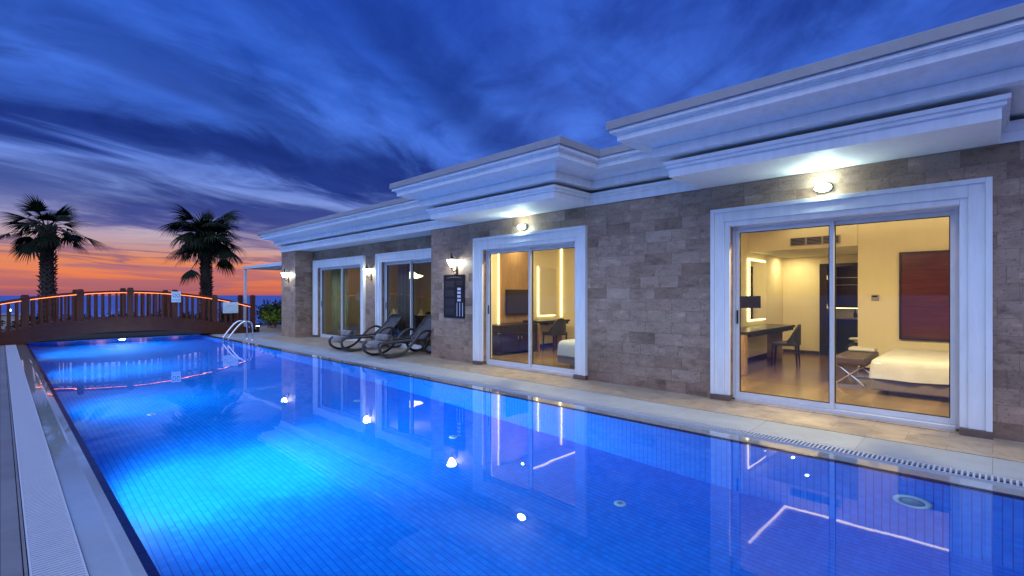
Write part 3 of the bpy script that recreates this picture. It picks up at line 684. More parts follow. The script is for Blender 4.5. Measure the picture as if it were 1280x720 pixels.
bm = B(); box(bm, -.65, .65, -.28, .24, .05, .69, .004); link('body', bm, M['wenge'], cb)
for x in (-.62, .01): 
    bm = B(); box(bm, x, x + .61, -.298, -.281, .07, .67, .003); dd = link('door', bm, M['wenge'], cb)
    bm = B(); box(bm, x + (.55 if x < 0 else .04), x + (.57 if x < 0 else .06), -.312, -.299, .35, .42); link('handle', bm, M['chrome'], dd)
def chair(loc, rz, label, mat, grp=None):
    o = empty('chair', loc, rz); tag(o, label, 'chair', grp)
    bm = B(); box(bm, -.23, .23, -.22, .22, .40, .47, .02); link('seat', bm, mat, o)
    bm = B()                       # curved shell back that sweeps down into the sides
    n_ = 13
    for sgn, rr in ((1, .25),):
        vo = []; vi = []
        for k in range(n_):
            a = math.pi * (k / (n_ - 1)); x = -math.cos(a) * .25; y = -math.sin(a) * .17 - .08
            h = .50 + .32 * math.sin(a) ** 1.2
            vo.append((x * 1.0, y - .02 * math.sin(a), h)); vi.append((x * .90, y + .025, h))
        for k in range(n_ - 1):
            a0, a1, b0, b1 = vo[k], vo[k + 1], vi[k], vi[k + 1]
            lo = lambda p: (p[0], p[1], .42)
            quad(bm, [lo(a0), lo(a1), a1, a0]); quad(bm, [lo(b1), lo(b0), b0, b1]); quad(bm, [a0, a1, b1, b0]); quad(bm, [lo(a1), lo(a0), lo(b0), lo(b1)])
        quad(bm, [lo(vo[0]), vo[0], vi[0], lo(vi[0])]); quad(bm, [vo[-1], lo(vo[-1]), lo(vi[-1]), vi[-1]])
    link('backrest', bm, mat, o)
    for (x, y) in ((-.2, .19), (.2, .19), (-.2, -.2), (.2, -.2)):
        bm = B(); tube(bm, [(x, y, .41), (x * 1.05, y * 1.12, 0)], [.022, .015], 8); link('leg', bm, M['wenge'], o)
    return o
chair((10.75, 2.93, .02), R(8), 'black chair with curved back pulled up to the long desk', M['blackleather'])
chair((9.55, 7.78, .02), R(-12), 'dark chair pushed under the short desk near the television', M['blackleather'])
# bed
def bed(x0, x1, y0, y1, label, cover):
    o = empty('bed', ((x0 + x1) / 2, (y0 + y1) / 2, .02)); tag(o, label, 'bed'); hx, hy = (x1 - x0) / 2, (y1 - y0) / 2
    bm = B(); box(bm, -hx + .18, hx - .18, -hy + .18, hy - .18, 0, .06); link('plinth', bm, M['bedplinth'], o)
    bm = B(); box(bm, -hx, hx, -hy, hy, .062, .235, .02); link('bed_base', bm, M['bedbase'], o)
    bm = B(); rows = []
    def ring(ins, z, wob):
        a, b, r_ = hx - ins, hy - ins, max(.03, .10 - ins * .3); out = []
        for cx_, cy_, a0 in ((a - r_, b - r_, 0), (-a + r_, b - r_, 90), (-a + r_, -b + r_, 180), (a - r_, -b + r_, 270)):
            for k in range(7): t = R(a0 + 15 * k); out.append(Vector((cx_ + r_ * math.cos(t), cy_ + r_ * math.sin(t), z)))
        P = []
        for k in range(len(out)):
            p_, q_ = out[k], out[(k + 1) % len(out)]; m_ = 22 if (q_ - p_).length > .3 else 1
            for t in range(m_): P.append(p_.lerp(q_, t / m_))
        for p_ in P:
            d_ = Vector((p_.x / hx, p_.y / hy, 0)).normalized(); k = mnoise.noise(Vector((p_.x * 7, p_.y * 7, 3)))
            p_ += d_ * wob * k; p_.z += wob * .8 * mnoise.noise(Vector((p_.x * 2.5, p_.y * 2.5, z * 3)))
        return [bm.verts.new(p_) for p_ in P]
    for ins, z, wob in ((.5, .505, .01), (.25, .505, .012), (.09, .503, .008), (.03, .49, .006), (0, .462, .008), (-.012, .41, .016), (-.02, .33, .026), (-.026, .225, .034)): rows.append(ring(ins, z, wob))
    bm.faces.new(rows[0])
    for k in range(len(rows) - 1):
        m_ = len(rows[0])
        for t in range(m_): bm.faces.new((rows[k + 1][t], rows[k + 1][(t + 1) % m_], rows[k][(t + 1) % m_], rows[k][t]))
    link('bedspread', bm, cover, o, smooth=True)
    bm = B(); box(bm, -hx + .03, hx - .03, -hy + .03, hy - .03, .236, .44, .03); link('mattress', bm, M['linen'], o)
    return o
bed(8.45, 10.45, -.95, 1.22, 'wide bed with cream bedspread on a grey base behind the large sliding door', M['linen'])
bed(7.55, 9.3, 4.1, 6.1, 'bed with pale blue-white cover at the right of the middle sliding door', M['bluelinen'])
bn = empty('luggage_bench', (9.5, 1.56, .02)); tag(bn, 'brown leather bench with crossed chrome legs at the foot of the bed', 'bench')
bm = B(); box(bm, -.62, .62, -.21, .2, .33, .455, .03); link('cushion', bm, M['leather'], bn, smooth=False)
for x in (-.5, .5):
    for s_ in (-1, 1):
        bm = B(); tube(bm, [(x + s_ * .012, -.19 * s_, .0 + .014), (x + s_ * .012, .19 * s_, .33)], .014, 8); link('leg', bm, M['chrome'], bn)
    bm = B(); box(bm, x - .014, x + .014, -.2, .2, .0, .022); link('foot_bar', bm, M['chrome'], bn)
bm = B(); box(bm, -.17, .17, -.19, .17, 0, .06, .028); tag(link('cushion', bm, M['linen'], None, (9.92, 1.55, .478), smooth=True), 'flat white pillow lying on the far end of the brown bench', 'pillow')
pa = empty('wall_panel', (10.83, .40, 1.39)); tag(pa, 'large glossy reddish-brown framed panel on the cream wall beside the bed', 'wall panel')
bm = B(); box(bm, -.02, .018, -.73, .73, -.72, .72, .003); link('panel_face', bm, M['mahog'], pa)
bm = B()
for (y0, y1, z0, z1) in ((-.76, -.731, -.75, .75), (.731, .76, -.75, .75), (-.73, .73, .721, .75), (-.73, .73, -.75, -.721)): box(bm, -.035, .018, y0, y1, z0, z1)
link('panel_frame', bm, M['wenge'], pa)
th = empty('thermostat', (10.835, 1.5, 1.36)); tag(th, 'small square thermostat on the cream wall left of the brown panel', 'thermostat')
bm = B(); box(bm, -.02, .013, -.055, .055, -.05, .05, .005); link('casing', bm, M['thermo'], th)
bm = B(); box(bm, -.024, -.0205, -.035, .04, .005, .032); link('display', bm, M['tv'], th)
bm = B(); box(bm, 10.2, 10.29, 3.625, 3.648, .95, 1.03, .003); link('wall_socket', bm, M['wenge'], villa)

# lounge and dining room behind the two far doors
bm = B(); box(bm, 12.2, 12.32, 8.85, 17.34, 0, 2.72); box(bm, XRC + .23, 12.2, 8.86, 8.98, 0, 2.72); box(bm, XRC + .23, 12.198, 17.24, 17.345, 0, 2.72); link('room_wall', bm, M['cream'], villa)
bm = B(); box(bm, XRC + .205, 12.2, 8.98, 17.24, 2.72, 2.8); link('ceiling', bm, M['ceil'], villa)
bm = B(); box(bm, XRC + .19, 12.2, 8.98, 17.24, -.06, .02); link('room_floor', bm, M['floorw'], villa)
pend = empty('pendant_lamp', (9.1, 13.25, 2.72)); tag(pend, 'glowing white dish pendant lamp over the dining table', 'pendant lamp')
bm = B(); lathe(bm, [(.05, 0), (.05, -.03), (.012, -.04), (.01, -.5)], 14); link('cord', bm, M['chrome'], pend)
bm = B(); lathe(bm, [(.0, -.79), (.18, -.78), (.32, -.735), (.36, -.70), (.32, -.69), (.16, -.65), (.05, -.57), (.02, -.5)], 28); link('shade', bm, M['e_pend'], pend, smooth=True)
bm = B(); lathe(bm, [(.0, -.56), (.10, -.55), (.16, -.51), (.10, -.48), (.02, -.45)], 20, (-.0, 2.2, 0)); lathe(bm, [(.012, -.45), (.012, 0)], 8, (0, 2.2, 0))
p2 = link('pendant_lamp', bm, M['e_pend'], None, (9.0, 13.3, 2.72), smooth=True); tag(p2, 'smaller lit pendant seen behind the left far door, beyond the gold curtain', 'pendant lamp')
tb = empty('dining_table', (9.0, 13.1, .02)); tag(tb, 'round dining table under a dark cloth below the dish pendant', 'table')
bm = B(); n_ = 48; top = []; botv = []
for k in range(n_):
    a = k * 2 * math.pi / n_; r2 = .80 + .035 * math.sin(a * 9)
    top.append(bm.verts.new((.74 * math.cos(a), .74 * math.sin(a), .76))); botv.append(bm.verts.new((r2 * math.cos(a), r2 * math.sin(a), .12)))
bm.faces.new(top)
for k in range(n_): bm.faces.new((botv[k], botv[(k + 1) % n_], top[(k + 1) % n_], top[k]))
link('tablecloth', bm, M['cloth'], tb)
bm = B(); lathe(bm, [(.3, 0), (.28, .03), (.06, .06), (.06, .72)], 20); link('pedestal', bm, M['wenge'], tb)
spots = [(-.60, -.1), (-.46, .33), (-.5, -.48), (-.1, -.62), (.15, .55)]
nl = ['peaked white napkin at the pool-side edge of the dining table', 'peaked white napkin at the left edge of the dining table', 'peaked white napkin at the right of the pool side of the dining table', 'peaked white napkin beside the gold curtain on the dining table', 'peaked white napkin on the far side of the dining table']
for (p, q), lb in zip(spots, nl):
    bm = B(); lathe(bm, [(.13, 0), (.14, .012), (.08, .02), (.07, .05), (.045, .13), (.0, .21)], 10, sx=1, sy=.9)
    tag(link('folded_napkin', bm, M['napkin'], None, (9.0 + p, 13.1 + q, .784)), lb, 'napkin', 'folded napkins on the dining table')
chair((8.0, 12.75, .02), R(-80), 'dark dining chair between the table and the glass, behind the far lounger', M['blackleather'], 'chairs at the dining table')
chair((8.45, 12.15, .02), R(-40), 'dark dining chair at the right of the table by the gold curtain', M['blackleather'], 'chairs at the dining table')
chair((9.9, 13.6, .02), R(120), 'dark dining chair on the far side of the table', M['blackleather'], 'chairs at the dining table')
def curtain(x, ya, yb, z0, z1, mat, label, amp=.05, wl=.16):
    bm = B(); n_ = int((yb - ya) / .015); rows = []
    for k in range(n_ + 1):
        y = ya + (yb - ya) * k / n_; dx = amp * math.sin(2 * math.pi * (y - ya) / wl + .6 * math.sin(y * 5))
        rows.append([bm.verts.new((x + dx * f, y, z)) for f, z in ((1.15, z0), (1.0, (z0 + z1) / 2), (.8, z1))])
    for k in range(n_):
        for j in range(2): bm.faces.new((rows[k][j], rows[k][j + 1], rows[k + 1][j + 1], rows[k + 1][j]))
    o = link('curtain', bm, mat, None, smooth=True); tag(o, label, 'curtain', 'curtains behind the far doors')
    m_ = o.modifiers.new('thick', 'SOLIDIFY'); m_.thickness = .006
curtain(7.85, 15.0, 16.1, .03, 2.66, M['curtain'], 'wide gold curtain gathered at the left of the leftmost door')
curtain(7.88, 13.55, 13.75, .03, 2.66, M['curtain'], 'narrow gold curtain at the right of the leftmost door')
curtain(7.85, 11.6, 12.1, .03, 2.66, M['curtaing'], 'grey-brown curtain at the left of the dining room door')
curtain(7.85, 9.75, 10.55, .03, 2.66, M['curtain'], 'gold curtain at the right of the dining room door')
for (x, y) in ((9, 10.5), (10.5, 12), (9, 15.2)): downlight(x, y, 2.718, 6)
sofa = empty('armchair', (9.6, 15.3, .02), R(200)); tag(sofa, 'dark upholstered armchair inside the leftmost door', 'armchair')
bm = B(); box(bm, -.4, .4, -.4, .4, .08, .42, .05); link('seat', bm, M['cloth'], sofa)
bm = B(); box(bm, -.4, .4, -.52, -.3, .2, .85, .05); link('backrest', bm, M['cloth'], sofa)
for x in (-.46, .32):
    bm = B(); box(bm, x, x + .14, -.4, .38, .1, .6, .04); link('armrest', bm, M['cloth'], sofa)

# ------------------------------------------------------------------ lamps on the villa
def sconce(x, y, label):
    o = empty('wall_sconce', (x, y, 2.04)); tag(o, label, 'wall lamp', 'wrought iron sconces on the villa wall')
    bm = B(); box(bm, -.02, -.001, -.035, .035, -.20, -.02, .006); link('backplate', bm, M['iron'], o)
    bm = B(); tube(bm, crom([(-.015, 0, -.06), (-.06, 0, -.13), (-.13, 0, -.13), (-.15, 0, -.06)], 8), .011, 8); tube(bm, crom([(-.015, 0, -.16), (-.05, 0, -.21), (-.09, 0, -.17), (-.075, 0, -.14)], 6), .007, 6); link('arm', bm, M['iron'], o, smooth=True)
    bm = B(); lathe(bm, [(.022, -.045), (.045, -.025), (.072, .03), (.092, .08), (.098, .098), (.09, .104)], 24, (-.15, 0, 0)); link('shade', bm, M['e_sconce'], o, smooth=True)
    bm = B(); lathe(bm, [(.118, .106), (.12, .112), (.07, .135), (.03, .15), (.016, .19), (.02, .21), (.0, .25)], 24, (-.15, 0, 0)); link('cap', bm, M['iron'], o, smooth=True)
sconce(XW, 8.16, 'lit iron sconce on the stone wall directly above the dark board')
sconce(XRC, 12.70, 'lit iron sconce between the two far sliding doors')
sconce(XW, 16.98, 'lit iron sconce on the end pillar nearest the bridge')
def oval(y, label):
    o = empty('bulkhead_lamp', (XW, y, 2.655)); tag(o, label, 'wall lamp', 'oval lamps over the bedroom doors')
    bm = B(); lathe(bm, [(.088, 0), (.088, .055), (.078, .06)], 28, sx=1.0, sy=.58)
    for v_ in bm.verts: v_.co = Vector((-v_.co.z - .001, v_.co.x, v_.co.y))
    link('lamp_base', bm, M['inlet'], o, smooth=True)
    bm = B(); lathe(bm, [(.080, .061), (.083, .08), (.07, .105), (.04, .12), (0, .123)], 28, sx=1.0, sy=.56)
    for v_ in bm.verts: v_.co = Vector((-v_.co.z - .001, v_.co.x, v_.co.y))
    link('lens', bm, M['e_oval'], o, smooth=True)
oval(1.42, 'lit oval lamp above the large door of the near bedroom')
oval(6.22, 'lit oval lamp above the door of the middle bedroom')
# board on the wall
bd_ = empty('notice_board', (XW, 8.25, 1.375)); tag(bd_, 'dark brown notice board with grey text columns and four white squares under the sconce', 'notice board')
bm = B(); box(bm, -.025, -.002, -.34, .34, -.46, .46, .004); link('panel', bm, M['board'], bd_)
bm = B()
def pr(y0, y1, z0, z1): box(bm, -.0275, -.0255, y0, y1, z0, z1)
for k in range(9): pr(.22 - .055 * k - .024, .22 - .055 * k + .024, .385 + .012 * math.sin(k / 8 * math.pi), .40 + .022 * math.sin(k / 8 * math.pi))
r2_ = random.Random(3)
for blk in range(4):
    zt = .32 - blk * .19
    for ln in range(6):
        y = .28; z = zt - ln * .022
        while y > -.0:
            wd_ = r2_.uniform(.02, .07); pr(max(y - wd_, -.03), y, z - .004, z + .004); y -= wd_ + .016
    pr(-.04, .29, zt - .139, zt - .135)
for k in range(3): pr(-.29, -.10, .31 - k * .03, .317 - k * .03)
link('print', bm, M['ink'], bd_)
bm = B()
for k in range(4): pr(-.235, -.125, .13 - k * .078, .18 - k * .078)
for k in range(3): pr(-.105 - k * .09 - .018, -.105 - k * .09, -.42, -.135)
link('white_print', bm, M['inkw'], bd_)

# lean-to awning and its post
aw = empty('awning', (6.85, 21.55, 0)); tag(aw, 'flat white awning on a slim white post beyond the end of the villa', 'awning')
bm = B(); box(bm, -.045, .045, -.045, .045, -.03, 2.44, .006); link('post', bm, M['awn'], aw)
bm = B(); box(bm, -.06, 3.2, -3.94, .06, 2.49, 2.56, .006); link('roof_panel', bm, M['awn'], aw)
bm = B(); box(bm, -.055, -.005, -3.92, .05, 2.442, 2.489, .004); link('edge_beam', bm, M['awn'], aw)
for y in (-3.0, -2.0, -1.0, -.02):
    bm = B(); box(bm, -.004, 3.18, y - .025, y + .025, 2.445, 2.489, .004); link('rafter', bm, M['awn'], aw)

# ------------------------------------------------------------------ bridge
BX, BY, BW = 2.92, 20.0, 1.32
br_ = empty('footbridge', (BX, BY, 0)); tag(br_, 'arched dark wooden footbridge with glowing orange rope light across the pool end', 'footbridge')
def ztop(x): return max(.69 - .040 * x * x, .12) if abs(x) < 3.75 else .12
def zbot(x): return max(.26 - .25 * (x / 2.4) ** 2, -.1)
def arc_strip(bm, y0, y1, fa, fb, x0, x1, n_=48):
    rows = []
    for k in range(n_ + 1):
        x = x0 + (x1 - x0) * k / n_
        rows.append([bm.verts.new((x, y, z)) for y, z in ((y0, fa(x)), (y1, fa(x)), (y1, fb(x)), (y0, fb(x)))])
    for k in range(n_):
        for j in range(4): bm.faces.new((rows[k][j], rows[k + 1][j], rows[k + 1][(j + 1) % 4], rows[k][(j + 1) % 4]))
    bm.faces.new(rows[0]); bm.faces.new(rows[-1][::-1])
for y in (-.1, BW):
    bm = B(); arc_strip(bm, y, y + .1, zbot, lambda x: ztop(x), -3.9, 3.9); link('beam', bm, M['bridge'], br_)
bm = B()
for k in range(58):
    x = -3.86 + k * .1335; z = ztop(x + .06); box(bm, x, x + .125, .003, BW - .003, z - .05, z - .012)
link('deck', bm, M['bridge'], br_)
for iy, y in enumerate((-.03, BW + .03)):
    px = [-3.62, -2.41, -1.22, 0.0, 1.21, 2.41, 3.68]
    for x in px:
        hz = ztop(x) + .93 if abs(x) < 3.6 else 1.38
        bm = B(); box(bm, x - .075, x + .075, y - .07, y + .07, ztop(x) - (.02 if abs(x) < 3.6 else .3), hz, .008); box(bm, x - .085, x + .085, y - .08, y + .08, hz - .09, hz - .06, .005); box(bm, x - .06, x + .06, y - .055, y + .055, hz, hz + .025, .008); link('post', bm, M['bridge_up'], br_)
    bm = B(); arc_strip(bm, y - .035, y + .035, lambda x: ztop(x) + .80, lambda x: ztop(x) + .865, -3.6, 3.66); link('rail', bm, M['bridge'], br_)
    for a, b in zip(px[:-1], px[1:]):
        for k in range(1, 7):
            x = a + (b - a) * k / 7
            bm = B(); box(bm, x - .03, x + .03, y - .022, y + .022, ztop(x) - .01, ztop(x) + .80); link('baluster', bm, M['bridge_up'], br_)
for a, b in zip([-3.62, -2.41, -1.22, 0.0, 1.21, 2.41], [-2.41, -1.22, 0.0, 1.21, 2.41, 3.68]):
    bm = B(); arc_strip(bm, -.085, -.07, lambda x: ztop(x) + .788, lambda x: ztop(x) + .798, a + .09, b - .09, 10); link('rope_light', bm, M['e_rope'], br_)
def plate(x, y, z, wd_, ht, label, kind):
    o = empty('sign', (x, y, z)); tag(o, label, 'sign')
    bm = B(); box(bm, -wd_ / 2, wd_ / 2, -.01, .008, -ht / 2, ht / 2, .003); link('plate', bm, M['sign'], o)
    bm = B()
    if kind == 0:
        for cxx in (-.055, .055):
            for k in range(20):
                a0, a1 = k * math.pi / 10, (k + 1) * math.pi / 10
                q = [(cxx + r_ * math.cos(a), -.0115, .05 + r_ * 1.25 * math.sin(a)) for r_, a in ((.05, a0), (.05, a1), (.036, a1), (.036, a0))]
                quad(bm, q)
        for r_ in (0, 1): 
            for k in range(3): box(bm, -.11 + k * .08, -.05 + k * .08, -.0125, -.0105, -.09 - r_ * .03, -.08 - r_ * .03)
        link('symbol', bm, M['signink'], o)
    else:
        box(bm, -.04, .04, -.0125, -.0105, .17, .19); box(bm, -.12, .12, -.0125, -.0105, .07, .085)
        rr = random.Random(5)
        for ln in range(6):
            xx = -.22
            while xx < .18:
                ww = rr.uniform(.02, .07); box(bm, xx, min(xx + ww, .22), -.0125, -.0105, .03 - ln * .04, .038 - ln * .04); xx += ww + .02
        link('print', bm, M['signpale'], o)
plate(BX + 1.23, BY - .13, 1.34, .27, .36, 'small pale sign with a round double symbol on a bridge post', 0)
plate(BX + 2.90, BY - .14, .95, .50, .40, 'wider pale sign with lines of text on the right of the bridge railing', 1)

# ------------------------------------------------------------------ loungers
def lounger(loc, rz, label, side):
    o = empty('sun_lounger', loc, rz); tag(o, label, 'sun lounger', 'bronze sun loungers by the pool')
    for sy in (-.34, .34):
        bm = B(); tube(bm, crom([(.06, sy, .335), (-.03, sy, .27), (.0, sy, .13), (.18, sy, .035), (.42, sy, .035), (.66, sy, .13), (.88, sy, .34), (1.06, sy, .50), (1.24, sy, .56), (1.40, sy, .50), (1.47, sy, .36)], 6), .036, 10, squash=.85); link('side_frame', bm, M['resin'], o, smooth=True)
        bm = B(); tube(bm, crom([(1.10, sy * .92, .33), (1.16, sy * .92, .16), (1.30, sy * .92, .045), (1.52, sy * .92, .035), (1.72, sy * .92, .10), (1.78, sy * .92, .24)], 6), .032, 10); link('rear_leg', bm, M['resin'], o, smooth=True)
        bm = B(); tube(bm, crom([(.0, sy * .9, .32), (.5, sy * .9, .335), (1.0, sy * .9, .335), (1.24, sy * .9, .35)], 5), .022, 8); link('seat_rail', bm, M['resin'], o, smooth=True)
    for xx in (.28, 1.36):
        bm = B(); tube(bm, [(xx, -.31, .045), (xx, .31, .045)], .02, 8); link('cross_bar', bm, M['resin'], o, smooth=True)
    bm = B(); hw = .285
    ns = 14; pr_ = []
    for k in range(ns + 1):
        t = k / ns; x = -.02 + 1.22 * t; z = .335 - .02 * math.sin(t * math.pi) - (.03 * (1 - t * 6) if t < 1 / 6 else 0); pr_.append((x, z))
    rows = [[bm.verts.new((x, y, z - .012 * (1 - (y / hw) ** 2))) for y in (-hw, -hw / 2, 0, hw / 2, hw)] for x, z in pr_]
    for k in range(ns):
        for j in range(4): bm.faces.new((rows[k][j], rows[k + 1][j], rows[k + 1][j + 1], rows[k][j + 1]))
    s1 = link('seat_sling', bm, M['sling'], o, smooth=True); s1.modifiers.new('thick', 'SOLIDIFY').thickness = .012
    # back: from hinge (1.2,.35) up to (1.70,.98)
    h0, h1 = Vector((1.20, 0, .36)), Vector((1.70, 0, .86)); dv = h1 - h0; nn = Vector((-dv.z, 0, dv.x)).normalized()
    bm = B(); rows = []
    for k in range(13):
        t = k / 12; ww = hw * (1.02 - .10 * t); 
        if t > .85: ww *= math.sqrt(max(.05, 1 - ((t - .85) / .15) ** 2 * .55))
        c_ = h0 + dv * t + nn * (-.03 * math.sin(t * math.pi))
        rows.append([bm.verts.new(c_ + Vector((0, f * ww, 0)) - nn * (.014 * (1 - f * f))) for f in (-1, -.5, 0, .5, 1)])
    for k in range(12):
        for j in range(4): bm.faces.new((rows[k][j], rows[k + 1][j], rows[k + 1][j + 1], rows[k][j + 1]))
    s2 = link('back_sling', bm, M['sling'], o, smooth=True); s2.modifiers.new('thick', 'SOLIDIFY').thickness = .012
    bm = B(); pp = []
    for k in range(10):
        t = k / 9 * .9; ww = (hw + .02) * (1.02 - .10 * t); pp.append(h0 + dv * t + nn * (-.03 * math.sin(t * math.pi)) + Vector((0, -ww, 0)))
    top_ = [h0 + dv * .99 + Vector((0, y, 0)) for y in (-.19, 0, .19)]
    pq = pp + top_ + [Vector((p.x, -p.y, p.z)) for p in pp[::-1]]
    tube(bm, crom(pq, 3), .024, 8); link('back_frame', bm, M['resin'], o, smooth=True)
    for y in (-.2, .2):
        bm = B(); tube(bm, [(1.55, y, .70), (1.60, y, .10)], .016, 6); link('back_prop', bm, M['resin'], o)
    return o
l1 = lounger((5.83, 11.72, .004), R(-2), 'left bronze sun lounger, standing fully clear of the stone corner', 0)
l2 = lounger((5.78, 9.93, .004), R(1), 'bronze sun lounger half hidden behind the stone corner, right of the other', 0)
def towel(loc, rz, label):
    o = empty('rolled_towel', loc, rz); tag(o, label, 'towel', 'rolled towels on the loungers')
    bm = B(); prof = []
    for k in range(40):
        a = k * .42; rr = .012 + .0042 * k * .5; prof.append((math.cos(a) * rr, math.sin(a) * rr + .085))
    rows = [[bm.verts.new((x, y, z)) for y in (-.24, -.1, .05, .24)] for x, z in prof]
    for k in range(len(rows) - 1):
        for j in range(3): bm.faces.new((rows[k][j], rows[k][j + 1], rows[k + 1][j + 1], rows[k + 1][j]))
    s_ = link('roll', bm, M['towel'], o, smooth=True); s_.modifiers.new('t', 'SOLIDIFY').thickness = .01
    bm = B(); pr2 = [(-.02, .005), (-.15, .01), (-.27, .0), (-.315, -.04), (-.33, -.13)]
    rows = [[bm.verts.new((x, y, z + .012)) for y in (-.23, 0, .23)] for x, z in pr2]
    for k in range(len(rows) - 1):
        for j in range(2): bm.faces.new((rows[k][j], rows[k][j + 1], rows[k + 1][j + 1], rows[k + 1][j]))
    s_ = link('hanging_end', bm, M['towel'], o, smooth=True); s_.modifiers.new('t', 'SOLIDIFY').thickness = .012
towel((6.13, 11.71, .345), R(-2), 'rolled taupe towel on the foot of the left lounger')
towel((6.08, 9.935, .345), R(1), 'rolled taupe towel on the foot of the right lounger')

# ------------------------------------------------------------------ palms and planting
def palm(loc, hgt, r0, seed, label, spec, drop_=.15):
    rn = random.Random(seed)
    o = empty('palm_tree', loc); tag(o, label, 'palm tree', 'fan palms behind the bridge')
    bm = B(); pts = [(.03 * math.sin(k * .6), .02 * math.cos(k * .5), hgt * k / 12) for k in range(13)]
    tube(bm, pts, [r0 * (1.25 - .35 * min(1, k / 4) + .12 * (k > 9)) for k in range(13)], 16)
    k = 0; z = .15                                            # old leaf bases
    while z < hgt + .05:
        for q in range(7):
            a = q * 2 * math.pi / 7 + k * .45 + rn.uniform(-.1, .1); rr = r0 * (1.06 if z > .8 else 1.2)
            c_ = Vector((math.cos(a) * rr * .9, math.sin(a) * rr * .9, z)); t_ = Vector((-math.sin(a), math.cos(a), 0)); out_ = Vector((math.cos(a), math.sin(a), 0))
            L = rn.uniform(.07, .16) * (1.7 if rn.random() < .08 else 1)
            tip = c_ + out_ * L * .8 + Vector((0, 0, L * rn.uniform(.4, 1.0)))
            ww = .055
            vs = [bm.verts.new(c_ + t_ * ww), bm.verts.new(c_ - t_ * ww), bm.verts.new(c_ + Vector((0, 0, .09)) ), bm.verts.new(tip), bm.verts.new(c_ - Vector((0, 0, .03)))]
            for tri in ((0, 2, 3), (2, 1, 3), (1, 4, 3), (4, 0, 3)): bm.faces.new([vs[i] for i in tri])
        z += .095; k += 1
    link('trunk', bm, M['trunk'], o)
    bm = B(); bd2 = B()
    def frond(bm, az, el, plen, flen, droop, rn, nseg=26, spread=2.3):
        base_ = Vector((0, 0, hgt - rn.uniform(0, drop_))) + Vector((math.cos(az), math.sin(az), 0)) * r0 * .5
        dirv = Vector((math.cos(az) * math.cos(el), math.sin(az) * math.cos(el), math.sin(el)))
        pts = []; p = base_.copy(); dcur = dirv.copy()
        for k in range(6):
            pts.append(p.copy()); p = p + dcur * plen / 5; dcur = (dcur + Vector((0, 0, -.05 * droop))).normalized()
        tube(bm, pts, [.022, .02, .018, .016, .014, .012], 5)
        hub = pts[-1]; fwd = dcur; side = fwd.cross(Vector((0, 0, 1)))
        if side.length < .05: side = Vector((1, 0, 0))
        side.normalize(); upv = side.cross(fwd).normalized()
        roll = rn.uniform(-.4, .4); side2 = side * math.cos(roll) + upv * math.sin(roll); upv = side2.cross(fwd).normalized(); side = side2
        for q in range(nseg):
            f = q / (nseg - 1) * 2 - 1; a = f * spread / 2 * 1.05 + rn.uniform(-.03, .03)
            dd = (fwd * math.cos(a) + side * math.sin(a) + upv * (-.25 * abs(f) + .05)).normalized()
            L = flen * (1 - .25 * abs(f) ** 1.5) * rn.uniform(.88, 1.08)
            wv = dd.cross(upv).normalized(); ww = .040 * flen
            p = hub.copy(); prev = None
            segs = 6
            for k in range(segs + 1):
                t = k / segs
                wk = ww * (.25 + 1.25 * t / .45 if t < .45 else 1.5 * (1 - t) / .55 + .16)
                cur = (bm.verts.new(p - wv * wk * .5), bm.verts.new(p + wv * wk * .5))
                if prev: bm.faces.new((prev[0], prev[1], cur[1], cur[0]))
                prev = cur
                dd = (dd + Vector((0, 0, -1)) * droop * (.02 + .22 * t * t)).normalized()
                p = p + dd * L / segs
    for (az, el, pl, fl, dr) in spec: frond(bm, az, el, pl, fl, dr, rn)
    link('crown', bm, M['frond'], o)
    for k in range(14):
        frond(bd2, rn.uniform(0, 6.28), rn.uniform(-1.25, -.9), rn.uniform(.25, .5), rn.uniform(.35, .6), 1.3, rn, 9, 1.6)
    link('dry_skirt', bd2, M['dryf'], o)
rp = random.Random(11)
spec1 = []
for k in range(23):
    a = k * 2.399 + rp.uniform(-.2, .2); el = R(-25 + 108 * (k / 23) ** .95) + rp.uniform(-.12, .12)
    spec1.append((a, el, rp.uniform(.35, .62) + .35 * max(0,   .5 - k / 23), rp.uniform(.72, .98), rp.uniform(.9, 1.6)))
spec1 += [(R(225), R(-48), .9, .95, 1.0), (R(200), R(-10), 1.1, 1.0, .9), (R(330), R(-8), 1.2, 1.05, .9)]
palm((1.33, 27.2, -.05), 4.2, .23, 5, 'fan palm with open spreading crown at the left end of the bridge', spec1)
spec2 = []
for k in range(42):
    a = k * 2.399 + rp.uniform(-.25, .25); el = R(-40 + 118 * (k / 42) ** .8) + rp.uniform(-.15, .15)
    spec2.append((a, el, rp.uniform(.55, .95), rp.uniform(.85, 1.15), rp.uniform(1.6, 2.6)))
spec2 += [(R(300), R(5), 1.1, .9, 2.0), (R(215), R(-45), 1.1, .85, 1.2), (R(60), R(85), 1.1, .5, .2)]
palm((6.27, 24.7, -.05), 4.5, .20, 9, 'fan palm with drooping crown near the white awning post', spec2, 1.15)

